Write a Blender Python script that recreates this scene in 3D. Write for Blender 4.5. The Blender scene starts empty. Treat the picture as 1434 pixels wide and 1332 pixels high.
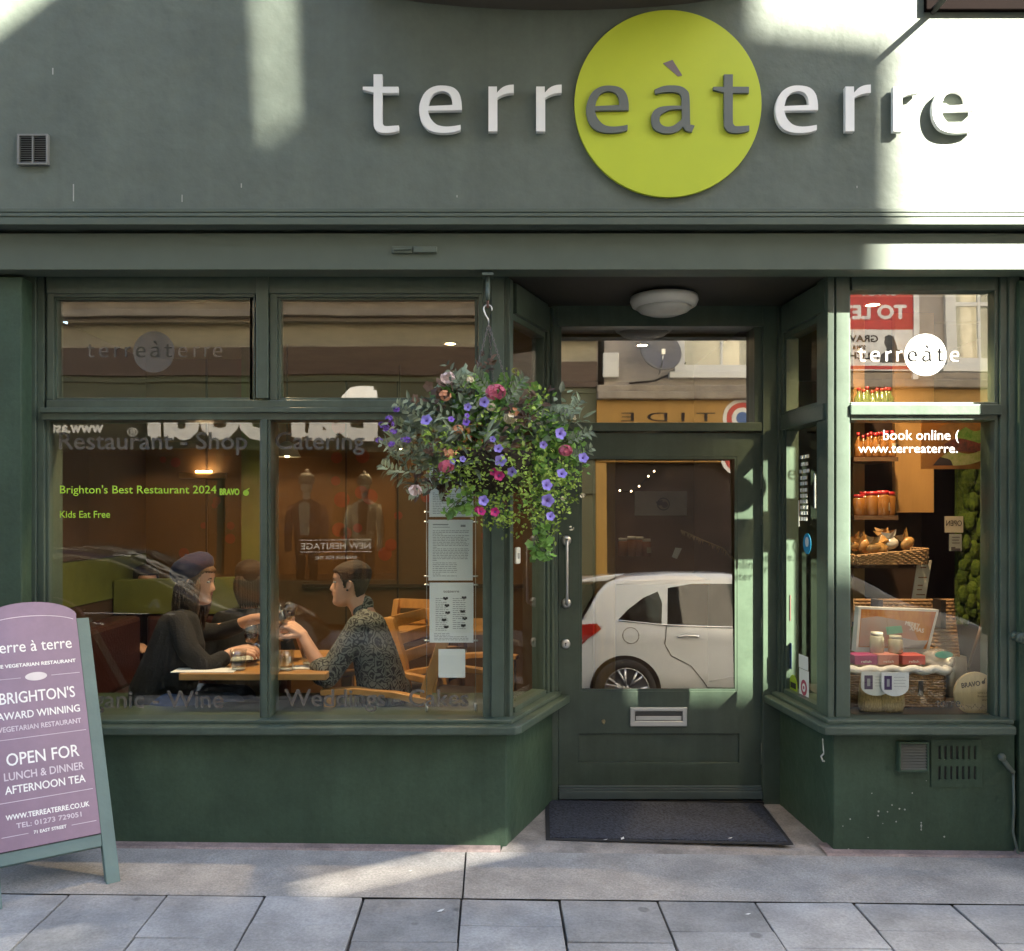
import bpy, bmesh, math, random
from mathutils import Vector, Matrix
from mathutils.geometry import tessellate_polygon
R = math.radians
SC = bpy.context.scene
COL = SC.collection

# ------------------------------------------------------------------ camera
D, F, H = 4.10, 1255.0, 1.52          # metres to the shopfront plane (y = 0), focal length in photo pixels, eye height
VX, VY = 690.0, 720.0                 # vanishing point in the photo
cam = bpy.data.cameras.new("camera"); cam_o = bpy.data.objects.new("camera", cam); COL.objects.link(cam_o)
cam_o.location = (0, -D, H); cam_o.rotation_euler = (R(90), 0, 0)
cam.sensor_fit = 'HORIZONTAL'; cam.sensor_width = 36.0
cam.lens = 36.0 * F / 1434.0
cam.shift_x = (717.0 - VX) / 1434.0
cam.shift_y = (VY - 666.0) / 1434.0
cam.clip_start = 0.05; cam.clip_end = 500
SC.camera = cam_o

# ------------------------------------------------------------------ sky, sun, exposure
SUN = Vector((1.17, -1.0, 1.05)).normalized()
sun_el = math.asin(SUN.z)
world = bpy.data.worlds.new("World"); SC.world = world; world.use_nodes = True
wn = world.node_tree.nodes; wl = world.node_tree.links
sky = wn.new('ShaderNodeTexSky'); sky.sky_type = 'NISHITA'; sky.sun_disc = False
sky.sun_elevation = sun_el; sky.sun_rotation = math.atan2(SUN.x, SUN.y)
wl.new(sky.outputs[0], wn['Background'].inputs[0]); wn['Background'].inputs[1].default_value = 0.055
sun = bpy.data.lights.new("sun", 'SUN'); sun.energy = 5.0; sun.angle = R(0.5); sun.color = (1, .93, .80)
sun_o = bpy.data.objects.new("sun", sun); COL.objects.link(sun_o)
sun_o.rotation_euler = SUN.to_track_quat('Z', 'Y').to_euler()
sun_o.location = (8, -8, 16)
vs = SC.view_settings
vs.view_transform = 'Standard'; vs.look = 'None'; vs.gamma = 1; vs.use_curve_mapping = False
vs.exposure = 3.75
SC.display_settings.display_device = 'sRGB'
SC.cycles.max_bounces = 8; SC.cycles.diffuse_bounces = 3; SC.cycles.glossy_bounces = 4
SC.cycles.transparent_max_bounces = 16; SC.cycles.transmission_bounces = 6
SC.cycles.caustics_reflective = False; SC.cycles.caustics_refractive = False
SC.cycles.sample_clamp_indirect = 4.0
SC.cycles.use_denoising = True

# ------------------------------------------------------------------ helpers
def X(px, y=0.0): return (px - VX) * (D + y) / F
def Z(py, y=0.0): return H + (VY - py) * (D + y) / F
def P(px, py, y=0.0): return Vector((X(px, y), y, Z(py, y)))
def gz(x, y): return .006 - .011 * x + (.022 * y if y < 0 else 0)   # pavement height

MATS = {}
def mat(name, col, rough=.5, metal=0.0, var=.12, nscale=6.0, bump=0.0, bscale=40.0, emit=None, estr=0.0, spec=.5, coat=0.0, col2=None, alpha=None, stretch=None, fine=None, streak=None):
    if name in MATS: return MATS[name]
    m = bpy.data.materials.new(name); m.use_nodes = True
    nt = m.node_tree; n = nt.nodes; l = nt.links; b = n['Principled BSDF']
    b.inputs['Roughness'].default_value = rough; b.inputs['Metallic'].default_value = metal
    b.inputs['Specular IOR Level'].default_value = spec
    b.inputs['Coat Weight'].default_value = coat
    tc = n.new('ShaderNodeTexCoord')
    mp = n.new('ShaderNodeMapping'); l.new(tc.outputs['Object'], mp.inputs[0])
    if stretch: mp.inputs['Scale'].default_value = stretch
    nz = n.new('ShaderNodeTexNoise'); nz.inputs['Scale'].default_value = nscale; nz.inputs['Detail'].default_value = 6; nz.inputs['Roughness'].default_value = .62
    l.new(mp.outputs[0], nz.inputs['Vector'])
    rp = n.new('ShaderNodeValToRGB')
    c = Vector(col[:3])
    lo = c * (1 - var); hi = c * (1 + var)
    if col2: lo, hi = c, Vector(col2)
    rp.color_ramp.elements[0].position = .34; rp.color_ramp.elements[0].color = (*lo, 1)
    rp.color_ramp.elements[1].position = .66; rp.color_ramp.elements[1].color = (*hi, 1)
    l.new(nz.outputs['Fac'], rp.inputs[0]); cs = rp.outputs[0]
    for spec_, scl in ((fine, None), (streak, (14, 14, .5))):
        if not spec_: continue
        n3 = n.new('ShaderNodeTexNoise'); n3.inputs['Scale'].default_value = spec_[0]; n3.inputs['Detail'].default_value = 4; n3.inputs['Roughness'].default_value = .7
        m3 = n.new('ShaderNodeMapping'); l.new(tc.outputs['Object'], m3.inputs[0])
        if scl: m3.inputs['Scale'].default_value = scl
        l.new(m3.outputs[0], n3.inputs['Vector'])
        r3 = n.new('ShaderNodeMapRange'); r3.inputs[1].default_value = .3; r3.inputs[2].default_value = .7; r3.inputs[3].default_value = 1 - spec_[1]; r3.inputs[4].default_value = 1 + spec_[1]
        x3 = n.new('ShaderNodeMix'); x3.data_type = 'RGBA'; x3.blend_type = 'MULTIPLY'; x3.inputs[0].default_value = 1
        l.new(n3.outputs['Fac'], r3.inputs[0]); l.new(cs, x3.inputs[6]); l.new(r3.outputs[0], x3.inputs[7]); cs = x3.outputs[2]
    l.new(cs, b.inputs['Base Color'])
    if bump:
        n2 = n.new('ShaderNodeTexNoise'); n2.inputs['Scale'].default_value = bscale; n2.inputs['Detail'].default_value = 5
        l.new(mp.outputs[0], n2.inputs['Vector'])
        bp = n.new('ShaderNodeBump'); bp.inputs['Strength'].default_value = 1.0; bp.inputs['Distance'].default_value = bump
        l.new(n2.outputs['Fac'], bp.inputs['Height']); l.new(bp.outputs[0], b.inputs['Normal'])
    if emit:
        b.inputs['Emission Color'].default_value = (*emit, 1); b.inputs['Emission Strength'].default_value = estr
    if alpha is not None: b.inputs['Alpha'].default_value = alpha
    m['b'] = 1
    MATS[name] = m
    return m

def glass(name, refl=.22, tint=(.93, .95, .92), wob=.002, wscale=1.6):
    if name in MATS: return MATS[name]
    m = bpy.data.materials.new(name); m.use_nodes = True
    nt = m.node_tree; n = nt.nodes; l = nt.links
    n.remove(n['Principled BSDF']); out = n['Material Output']
    tr = n.new('ShaderNodeBsdfTransparent'); tr.inputs[0].default_value = (*tint, 1)
    gl = n.new('ShaderNodeBsdfGlossy'); gl.inputs['Roughness'].default_value = 0.0; gl.inputs[0].default_value = (1, .975, .94, 1)
    fr = n.new('ShaderNodeFresnel'); fr.inputs[0].default_value = 1.5
    mr = n.new('ShaderNodeMapRange'); mr.inputs[1].default_value = .04; mr.inputs[2].default_value = 1; mr.inputs[3].default_value = refl; mr.inputs[4].default_value = 1
    mx = n.new('ShaderNodeMixShader')
    geo = n.new('ShaderNodeNewGeometry'); iv = n.new('ShaderNodeMath'); iv.operation = 'SUBTRACT'; iv.inputs[0].default_value = 1; l.new(geo.outputs['Backfacing'], iv.inputs[1])
    ml = n.new('ShaderNodeMath'); ml.operation = 'MULTIPLY'
    l.new(fr.outputs[0], mr.inputs[0]); l.new(mr.outputs[0], ml.inputs[0]); l.new(iv.outputs[0], ml.inputs[1]); l.new(ml.outputs[0], mx.inputs[0]); l.new(tr.outputs[0], mx.inputs[1]); l.new(gl.outputs[0], mx.inputs[2]); l.new(mx.outputs[0], out.inputs[0])
    if wob:
        tc = n.new('ShaderNodeTexCoord'); nz = n.new('ShaderNodeTexNoise'); nz.inputs['Scale'].default_value = wscale; nz.inputs['Detail'].default_value = 1
        bp = n.new('ShaderNodeBump'); bp.inputs['Distance'].default_value = wob
        l.new(tc.outputs['Object'], nz.inputs['Vector']); l.new(nz.outputs['Fac'], bp.inputs['Height']); l.new(bp.outputs[0], gl.inputs['Normal'])
    MATS[name] = m
    return m

class MB:
    def __init__(s): s.v = []; s.f = []; s.sm = []
    def add(s, vs, fs, M=None, smooth=False):
        o = len(s.v)
        s.v += [tuple(M @ Vector(v)) if M is not None else tuple(v) for v in vs]
        s.f += [tuple(i + o for i in f) for f in fs]; s.sm += [smooth] * len(fs)
        return s
    def box(s, x0, x1, y0, y1, z0, z1, M=None):
        if x0 > x1: x0, x1 = x1, x0
        if y0 > y1: y0, y1 = y1, y0
        if z0 > z1: z0, z1 = z1, z0
        v = [(x0,y0,z0),(x1,y0,z0),(x1,y1,z0),(x0,y1,z0),(x0,y0,z1),(x1,y0,z1),(x1,y1,z1),(x0,y1,z1)]
        return s.add(v, [(3,2,1,0),(4,5,6,7),(0,1,5,4),(1,2,6,5),(2,3,7,6),(3,0,4,7)], M)
    def prism(s, poly, y0, y1, holes=(), M=None):          # poly in (x, z), pushed from y0 (front) to y1
        loops = [list(poly)] + [list(h) for h in holes]
        pts = [p for lp in loops for p in lp]
        tris = tessellate_polygon([[Vector((p[0], p[1], 0)) for p in lp] for lp in loops])
        n = len(pts)
        v = [(p[0], y0, p[1]) for p in pts] + [(p[0], y1, p[1]) for p in pts]
        f = []
        for t in tris:
            a, b, c = [pts[i] for i in t]
            ar = (b[0]-a[0])*(c[1]-a[1]) - (b[1]-a[1])*(c[0]-a[0])
            t = tuple(t) if ar > 0 else tuple(reversed(t))
            f.append(t); f.append(tuple(i + n for i in reversed(t)))
        o = 0
        for k, lp in enumerate(loops):
            m = len(lp)
            A = sum(lp[i][0]*lp[(i+1)%m][1] - lp[(i+1)%m][0]*lp[i][1] for i in range(m))
            for i in range(m):
                a, b = o + i, o + (i + 1) % m
                q = (b, a, a + n, b + n)
                f.append(q if (A > 0) == (k == 0) else tuple(reversed(q)))
            o += m
        return s.add(v, f, M)
    def tube(s, path, r, n=8, closed=False, M=None, cap=True):
        path = [Vector(p) for p in path]; k = len(path)
        rs = r if isinstance(r, (list, tuple)) else [r] * k
        v = []; f = []; up = None
        for i, p in enumerate(path):
            a = path[(i - 1) % k] if (closed or i > 0) else p
            b = path[(i + 1) % k] if (closed or i < k - 1) else p
            t = (b - a).normalized()
            if up is None:
                up = Vector((0, 0, 1)) if abs(t.z) < .9 else Vector((1, 0, 0))
            sx = t.cross(up)
            if sx.length < 1e-5: sx = t.cross(Vector((1, .3, 0)))
            sx.normalize(); up = sx.cross(t).normalized()
            for j in range(n):
                an = 2 * math.pi * j / n
                v.append(p + (sx * math.cos(an) + up * math.sin(an)) * rs[i])
        for i in range(k if closed else k - 1):
            for j in range(n):
                a = i * n + j; b = i * n + (j + 1) % n; c = ((i + 1) % k) * n + (j + 1) % n; d = ((i + 1) % k) * n + j
                f.append((a, b, c, d))
        if cap and not closed:
            f.append(tuple(range(n - 1, -1, -1))); f.append(tuple((k - 1) * n + j for j in range(n)))
        return s.add(v, f, M, True)
    def lathe(s, prof, n=24, c=(0, 0, 0), M=None, smooth=True):   # prof: (radius, z)
        v = []; f = []; k = len(prof)
        for r, z in prof:
            for j in range(n):
                a = 2 * math.pi * j / n
                v.append((c[0] + r * math.cos(a), c[1] + r * math.sin(a), c[2] + z))
        for i in range(k - 1):
            for j in range(n):
                f.append((i*n+j, i*n+(j+1)%n, (i+1)*n+(j+1)%n, (i+1)*n+j))
        if prof[0][0] > 1e-6: f.append(tuple(range(n - 1, -1, -1)))
        if prof[-1][0] > 1e-6: f.append(tuple((k-1)*n + j for j in range(n)))
        return s.add(v, f, M, smooth)
    def ball(s, c, r, n=12, sq=(1, 1, 1), M=None):
        k = max(6, n // 2 + 1)
        v = []; f = []
        for i in range(k + 1):
            th = math.pi * i / k
            for j in range(n):
                a = 2 * math.pi * j / n
                v.append((c[0] + r*sq[0]*math.sin(th)*math.cos(a), c[1] + r*sq[1]*math.sin(th)*math.sin(a), c[2] - r*sq[2]*math.cos(th)))
        for i in range(k):
            for j in range(n):
                f.append((i*n+j, i*n+(j+1)%n, (i+1)*n+(j+1)%n, (i+1)*n+j))
        return s.add(v, f, M, True)
    def build(s, name, m, parent=None, bevel=0.0, loc=None, seg=2, smooth=False):
        me = bpy.data.meshes.new(name)
        me.from_pydata(s.v, [], s.f); me.validate()
        if len(me.polygons) == len(s.sm):
            me.polygons.foreach_set('use_smooth', [bool(x or smooth) for x in s.sm])
        me.materials.append(m)
        o = bpy.data.objects.new(name, me); COL.objects.link(o)
        if parent is not None:
            o.parent = parent
            if loc is None: o.matrix_parent_inverse = Matrix.Identity(4)
        if loc is not None: o.location = loc
        if bevel:
            b = o.modifiers.new('bevel', 'BEVEL'); b.width = bevel; b.segments = seg; b.limit_method = 'ANGLE'; b.angle_limit = R(40)
            b.harden_normals = False
        return o

def shell(name, parent):      # a part whose mesh is filled in later with MB.into
    o = bpy.data.objects.new(name, bpy.data.meshes.new(name)); COL.objects.link(o); o.parent = parent; return o
def into(mb, o, m, bevel=0.0):
    t = mb.build('tmp', m, None, bevel)
    o.data = t.data; o.data.name = o.name
    for md in t.modifiers:
        b = o.modifiers.new('bevel', 'BEVEL'); b.width = bevel; b.segments = 2; b.limit_method = 'ANGLE'; b.angle_limit = R(40)
    bpy.data.objects.remove(t)
def tag(o, label=None, cat=None, group=None, kind=None):
    if label: o['label'] = label
    if cat: o['category'] = cat
    if group: o['group'] = group
    if kind: o['kind'] = kind
    return o
def empty(name, label, cat, loc=(0, 0, 0), rz=0.0, group=None, rx=0.0):
    o = bpy.data.objects.new(name, None); COL.objects.link(o); o.empty_display_size = .1
    o.location = loc; o.rotation_euler = (rx, 0, rz)
    return tag(o, label, cat, group)
def copy_tree(o, parent=None):
    c = o.copy(); COL.objects.link(c)
    if parent is not None: c.parent = parent
    for ch in list(o.children): copy_tree(ch, c)
    return c

# ---- lettering
FONTC = {}
def text_geo(s, extrude=.0):
    cu = bpy.data.curves.new('t', 'FONT'); cu.body = s; cu.size = 1.0; cu.extrude = extrude; cu.resolution_u = 3
    o = bpy.data.objects.new('t', cu); COL.objects.link(o)
    dg = bpy.context.evaluated_depsgraph_get(); dg.update()
    me = o.evaluated_get(dg).to_mesh()
    v = [tuple(x.co) for x in me.vertices]; f = [tuple(p.vertices) for p in me.polygons]
    o.evaluated_get(dg).to_mesh_clear()
    bpy.data.objects.remove(o); bpy.data.curves.remove(cu)
    return v, f
def text_w(mb, s, w, cap, thick, M, align='L', bold=0.0):
    """letters of cap height `cap` squeezed to width `w` (None: natural), in the plane of M (x right, y up, z towards viewer)"""
    v, f = text_geo(s)
    x0 = min(p[0] for p in v); x1 = max(p[0] for p in v)
    sy = cap / .729
    sx = (w / (x1 - x0)) if w else sy
    wd = (x1 - x0) * sx
    off = {'L': 0, 'C': -wd / 2, 'R': -wd}[align]
    vv = [((p[0] - x0) * sx + off, p[1] * sy, thick) for p in v]
    mb.add(vv, f, M)
    if bold:
        for dx, dy in ((bold, 0), (-bold, 0), (0, bold), (0, -bold)):
            mb.add([(a + dx, b + dy, c + .0001*(1 + abs(dx)*10 + (dx > 0) + 2*(dy > 0) + 3*(dy < 0))) for a, b, c in vv], f, M)
def face_cam(x, y, z):      # a plane facing the street (-y)
    return Matrix(((1, 0, 0, x), (0, 0, -1, y), (0, 1, 0, z), (0, 0, 0, 1)))
def face_shop(x, y, z):     # a plane facing the shop (+y), for the far side of the street
    return Matrix(((-1, 0, 0, x), (0, 0, 1, y), (0, 1, 0, z), (0, 0, 0, 1)))
def text_px(mb, s, pxl, pxr, pyb, cap_px, y, bold=0.0, thick=.0):
    k = (D + y) / F
    text_w(mb, s, (pxr - pxl) * k, cap_px * k, thick, face_cam(X(pxl, y), y, Z(pyb, y)), bold=bold)

def smooth_loop(pts, lim=50, k=4):
    n = len(pts); sharp = []
    for i in range(n):
        a = Vector(pts[i]) - Vector(pts[i-1]); b = Vector(pts[(i+1) % n]) - Vector(pts[i])
        sharp.append(a.angle(b, 0) > R(lim))
    out = []
    for i in range(n):
        p0, p1, p2, p3 = [Vector(pts[(i + j) % n]) for j in (-1, 0, 1, 2)]
        s1, s2 = sharp[i], sharp[(i+1) % n]
        if s1 and s2: out.append(tuple(p1)); continue
        m1 = (p2 - p1) if s1 else (p2 - p0) / 2
        m2 = (p2 - p1) if s2 else (p3 - p1) / 2
        for j in range(k):
            t = j / k
            h = (2*t**3 - 3*t*t + 1, t**3 - 2*t*t + t, -2*t**3 + 3*t*t, t**3 - t*t)
            out.append(tuple(p1*h[0] + m1*h[1] + p2*h[2] + m2*h[3]))
    return out
def g(pts, ox, base, sc): return [((x - ox) / sc, (base - y) / sc) for x, y in pts]
_t = [(108,115),(167,115),(167,198),(275,198),(275,240),(167,240),(167,425),(173,450),(192,462),(277,457),(277,492),(240,503),(195,508),(145,502),(116,475),(108,430),(108,237),(36,218),(36,198),(108,198)]
_e = [(475,358),(700,355),(698,300),(682,242),(642,203),(575,190),(510,198),(455,235),(422,300),(415,360),(428,425),(465,478),(520,502),(580,508),(640,503),(692,487),(692,453),(640,462),(580,464),(530,450),(495,415),(479,380)]
_eh = [(475,328),(637,320),(632,275),(612,242),(570,227),(520,240),(490,275)]
_r = [(880,197),(937,197),(937,238),(970,205),(1010,188),(1050,184),(1050,238),(1005,244),(968,256),(940,272),(940,497),(880,497)]
_a = [(578,272),(640,248),(700,243),(760,250),(800,275),(820,320),(825,500),(834,515),(857,522),(838,565),(800,558),(775,530),(740,560),(690,575),(630,573),(575,545),(555,490),(565,430),(610,395),(680,385),(765,383),(765,330),(750,300),(720,290),(680,288),(635,292),(585,303)]
_ah = [(768,408),(690,412),(630,440),(612,475),(622,510),(655,528),(700,525),(740,500),(768,470)]
_ac = [(640,80),(706,57),(775,165),(745,172)]
GLYPH = {   # outlines in photo pixels, x from the glyph's own left, y up from the baseline
    't': (smooth_loop(g(_t, 36, 497, 4.78)), []),
    'e': (smooth_loop(g(_e, 415, 497, 4.78)), [smooth_loop(g(_eh, 415, 497, 4.78))]),
    'r': (smooth_loop(g(_r, 880, 497, 4.78)), []),
    'a': (smooth_loop(g(_a, 555, 562, 4.945)), [smooth_loop(g(_ah, 555, 562, 4.945))]),
    '`': (g(_ac, 555, 562, 4.945), []),
}
WORD = [('t',508),('e',587),('r',684),('r',751),('e',821),('a',912),('`',912),('t',999),('e',1086),('r',1184),('r',1251),('e',1306)]
def word_glyphs(mb_for, y0, y1, pxl, base_py, sc, yref):
    """places the word; sc = size against the big sign; mb_for(index) gives the MB of that letter"""
    k = (D + yref) / F * sc
    for i, (ch, px) in enumerate(WORD):
        o, hs = GLYPH[ch]
        x0 = X(pxl, yref) + (px - 508) * k; z0 = Z(base_py, yref)
        m = mb_for(i, ch)
        if m is None: continue
        m.prism([(x0 + a*k, z0 + b*k) for a, b in o], y0, y1, [[(x0 + a*k, z0 + b*k) for a, b in h] for h in hs])
def circle(cx, cz, r, n=48): return [(cx + r*math.cos(2*math.pi*i/n), cz + r*math.sin(2*math.pi*i/n)) for i in range(n)]
# ------------------------------------------------------------------ materials of the shopfront
GREEN = mat('green_gloss_paint', (.060,.084,.064), .30, var=.14, nscale=5, bump=.0009, bscale=26, spec=.45, fine=(60, .06), streak=(1.4, .10))
RISER = mat('green_masonry_paint', (.038,.066,.042), .55, spec=.3, var=.16, nscale=4, bump=.004, bscale=22, fine=(70, .10), streak=(1.2, .08))
WALLP = mat('sage_wall_paint', (.106,.128,.106), .65, spec=.3, var=.10, nscale=2.6, bump=.014, bscale=5, streak=(.35, .07), fine=(24, .05))
FASC = mat('sage_fascia_paint', (.080,.102,.080), .5, spec=.35, var=.08, nscale=3, bump=.0006, bscale=20)
WHITE = mat('white_letter_paint', (.74,.75,.72), .4, var=.03)
LIME = mat('lime_disc_paint', (.42,.50,.022), .5, var=.02)
GREYL = mat('grey_letter_paint', (.105,.122,.112), .5, var=.04)
ACCP = mat('mauve_grey_paint', (.16,.13,.14), .6, var=.05)
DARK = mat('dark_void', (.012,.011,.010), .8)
STEEL = mat('satin_steel', (.55,.55,.53), .32, 1.0, var=.05)
WPLASTIC = mat('white_plastic', (.62,.62,.58), .4, var=.03)
CONC = mat('concrete', (.305,.29,.268), .9, var=.22, nscale=4, bump=.004, bscale=60, fine=(110, .30))
PINK = mat('pink_stone', (.24,.185,.17), .85, var=.25, nscale=10, bump=.004, bscale=40, fine=(90, .25))
GL_W = glass('window_glass', .095, wob=.0012, wscale=1.3); GL_U = glass('top_light_glass', .20, wob=.0012, wscale=1.3)
GL_D = glass('door_glass', .34, wob=.0003, wscale=1.0)
GL_S = glass('splay_glass', .08, wob=.0); GL_R = glass('display_glass', .045, wob=.0006); GL_T = glass('display_top_glass', .30, wob=.0008)
ETCH = mat('etched_film', (.17,.155,.135), .8, alpha=.45)
FILM = mat('white_window_film', (.36,.36,.35), .6, var=.01, spec=.2)
VINYL = mat('white_vinyl', (.80,.80,.77), .5, var=.01)
LIMEV = mat('lime_vinyl', (.36,.62,.05), .5, var=.01)

# ------------------------------------------------------------------ ground
def slab_mat():
    m = mat('stone_slab', (.28,.28,.278), .85, var=.24, nscale=4, bump=.0025, bscale=55, fine=(90, .20))
    nt = m.node_tree; n = nt.nodes; l = nt.links; b = n['Principled BSDF']
    src = b.inputs['Base Color'].links[0].from_socket
    geo = n.new('ShaderNodeNewGeometry'); hs = n.new('ShaderNodeHueSaturation')
    mr = n.new('ShaderNodeMapRange'); mr.inputs[3].default_value = .80; mr.inputs[4].default_value = 1.18
    l.new(geo.outputs['Random Per Island'], mr.inputs[0]); l.new(mr.outputs[0], hs.inputs['Value']); l.new(src, hs.inputs['Color'])
    # dark gum spots
    tc = n.new('ShaderNodeTexCoord'); vo = n.new('ShaderNodeTexVoronoi'); vo.inputs['Scale'].default_value = 3.2
    st = n.new('ShaderNodeMapRange'); st.inputs[1].default_value = .055; st.inputs[2].default_value = .085; st.inputs[3].default_value = .62; st.inputs[4].default_value = 1
    l.new(tc.outputs['Object'], vo.inputs['Vector']); l.new(vo.outputs['Distance'], st.inputs[0])
    mx = n.new('ShaderNodeMix'); mx.data_type = 'RGBA'; mx.blend_type = 'MULTIPLY'; mx.inputs[0].default_value = 1
    l.new(hs.outputs[0], mx.inputs[6]); l.new(st.outputs[0], mx.inputs[7]); l.new(mx.outputs[2], b.inputs['Base Color'])
    return m
SLAB = slab_mat()
ground = MB()
def gsheet(mb, x0, x1, y0, y1, dz, nx=12):
    vs = []; fs = []
    for i in range(nx + 1):
        x = x0 + (x1 - x0) * i / nx
        vs += [(x, y0, gz(x, y0) + dz), (x, y1, gz(x, y1) + dz)]
    for i in range(nx): fs.append((2*i, 2*i+2, 2*i+3, 2*i+1))
    mb.add(vs, fs)
YE = -.545
base = MB(); gsheet(base, -9, 11, -3.55, .9, -.010); tag(base.build('bedding', mat('joint_dirt', (.085,.078,.068), .95, fine=(120, .5))), kind='structure')
ap = MB(); gsheet(ap, -9, X(646.5, YE), YE + .006, -.075, -.002); gsheet(ap, X(649, YE), 11, YE + .006, -.075, -.002)

tag(ap.build('footpath', CONC), kind='structure')
pl = MB()
for a, b in ((-9, .035), (1.50, 11)):
    vs = []; n = 10
    for i in range(n + 1):
        x = a + (b - a) * i / n
        vs += [(x, -.080, gz(x, -.08) - .002), (x, -.072, gz(x, -.07) + .006), (x, .05, gz(x, 0) + .010)]
    fs = []
    for i in range(n): fs += [(3*i, 3*i+3, 3*i+4, 3*i+1), (3*i+1, 3*i+4, 3*i+5, 3*i+2)]
    pl.add(vs, fs)
tag(pl.build('plinth', PINK), kind='structure')
# doorway floor: pinkish concrete running in between the splays
fl = MB(); vs = []
a = [(.035,-.075), (1.59,-.075), (1.59,.02), (1.50,.66), (.34,.66), (.05,.0)]
fl.add([(x, y, gz(x, 0) + (.005 if y > -.05 else -.004)) for x, y in a], [(0,1,2,3,4,5)])
tag(fl.build('doorway_floor', mat('doorway_concrete', (.28,.25,.22), .9, var=.3, nscale=6, bump=.003, bscale=50, fine=(100, .25))), kind='structure')
rnd = random.Random(4)
sl = MB(); pitch = .3885; xj = X(646, YE)
for i in range(-16, 24):
    x0 = xj + i * pitch; x1 = x0 + pitch
    y = YE; first = {0: .22, 1: .335, 2: .245, 3: .36, 4: .225}.get(i, .31 if i % 2 else .21)
    if i in (-1,): first = .345
    if i in (-2,): first = .225
    if i in (-3,): first = .335
    if i in (-4,): first = .22
    row = first; k = 0
    while y > -3.36:
        ye = max(y - row, -3.38)
        zz = rnd.uniform(-.003, .001); tx = rnd.uniform(-.0025, .0025); ty = rnd.uniform(-.002, .002)
        jx = rnd.uniform(-.003,.003)
        gapx = .0044; gapy = .0022
        b = [(x0+gapx+jx, ye+gapy), (x1-gapx+jx, ye+gapy), (x1-gapx+jx, y-gapy), (x0+gapx+jx, y-gapy)]
        v = [(px, py, gz(px, py) + zz - .05) for px, py in b] + [(px, py, gz(px, py) + zz + tx*(1 if px > x0+.1 else -1) + ty*(1 if py > ye + .05 else -1)) for px, py in b]
        sl.add(v, [(4,5,6,7),(0,1,5,4),(1,2,6,5),(2,3,7,6),(3,0,4,7)])
        y = ye; row = rnd.choice((.34, .45, .52)); k += 1
tag(sl.build('pavement', SLAB, bevel=.0022, seg=1), kind='structure')
ke = MB()
for i in range(-10, 12):
    x0 = i * .915; v = []
    for x in (x0 + .004, x0 + .911):
        z = gz(x, -3.4)
        v += [(x, -3.385, z - .3), (x, -3.385, z), (x, -3.53, z - .003), (x, -3.545, z - .3)]
    ke.add(v, [(0,1,5,4),(1,2,6,5),(2,3,7,6),(0,3,2,1),(4,5,6,7)])
tag(ke.build('kerb', mat('granite_kerb', (.24,.235,.225), .8, var=.2, nscale=30), bevel=.012), kind='structure')
ZR = -.32
ro = MB(); ro.box(-60, 60, -7.6, -3.54, ZR - .2, ZR); tag(ro.build('road', mat('asphalt', (.05,.05,.05), .9, var=.25, nscale=20, bump=.004, bscale=120)), kind='structure')
op = MB(); op.box(-60, 60, -9.6, -7.6, ZR - .2, ZR + .11); tag(op.build('opposite_pavement', SLAB), kind='structure')
er = MB(); er.add([(-300,-300,-.5),(300,-300,-.5),(300,300,-.5),(-300,300,-.5)], [(0,1,2,3)]); tag(er.build('ground', CONC), kind='structure')

# ------------------------------------------------------------------ the shopfront: one building, its parts children
shop = empty('restaurant_shopfront', 'sage and dark green painted restaurant shopfront with recessed entrance between two display windows', 'shopfront', (0, 0, 0))
YS, YF, YC = -.185, -.15, -.25
w = MB(); w.prism([(-6, 2.7765), (6, 2.7765), (6, 4.4), (-6, 4.4)], YS, .3)
w.build('upper_wall', WALLP, shop)
c = MB()      # moulded cornice: profile pushed along x
prof = [(-.17, 2.858), (-.197, 2.853), (-.197, 2.836), (-.191, 2.833), (-.204, 2.829), (-.204, 2.815), (-.198, 2.811), (-.213, 2.806), (-.213, 2.776), (-.17, 2.776)]
for i, s in ((0, -6), (1, 6)): pass
n = len(prof); v = [(-6, y, z) for y, z in prof] + [(6, y, z) for y, z in prof]
c.add(v, [(i, i + n, (i + 1) % n + n, (i + 1) % n) for i in range(n)] + [tuple(range(n)), tuple(range(2*n-1, n-1, -1))])
c.build('cornice', GREEN if False else FASC, shop, bevel=.002)
fb = MB(); fb.box(-6, 6, YF, -.03, 2.597, 2.758); q_ = MB(); q_.box(-6, 6, -.09, -.031, 2.7585, 2.79); q_.build('shadow_gap', DARK, shop); fb.build('fascia_board', FASC, shop, bevel=.003)  # near-black filler strip stands in for shade under the cornice
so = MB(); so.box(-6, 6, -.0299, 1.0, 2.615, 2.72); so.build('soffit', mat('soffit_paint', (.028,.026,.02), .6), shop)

def frame_box(mb, px0, px1, py0, py1, yf, yb, y=None):
    y = yf if y is None else y
    mb.box(X(px0, y), X(px1, y), yf, yb, Z(py1, y), Z(py0, y))
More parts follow.
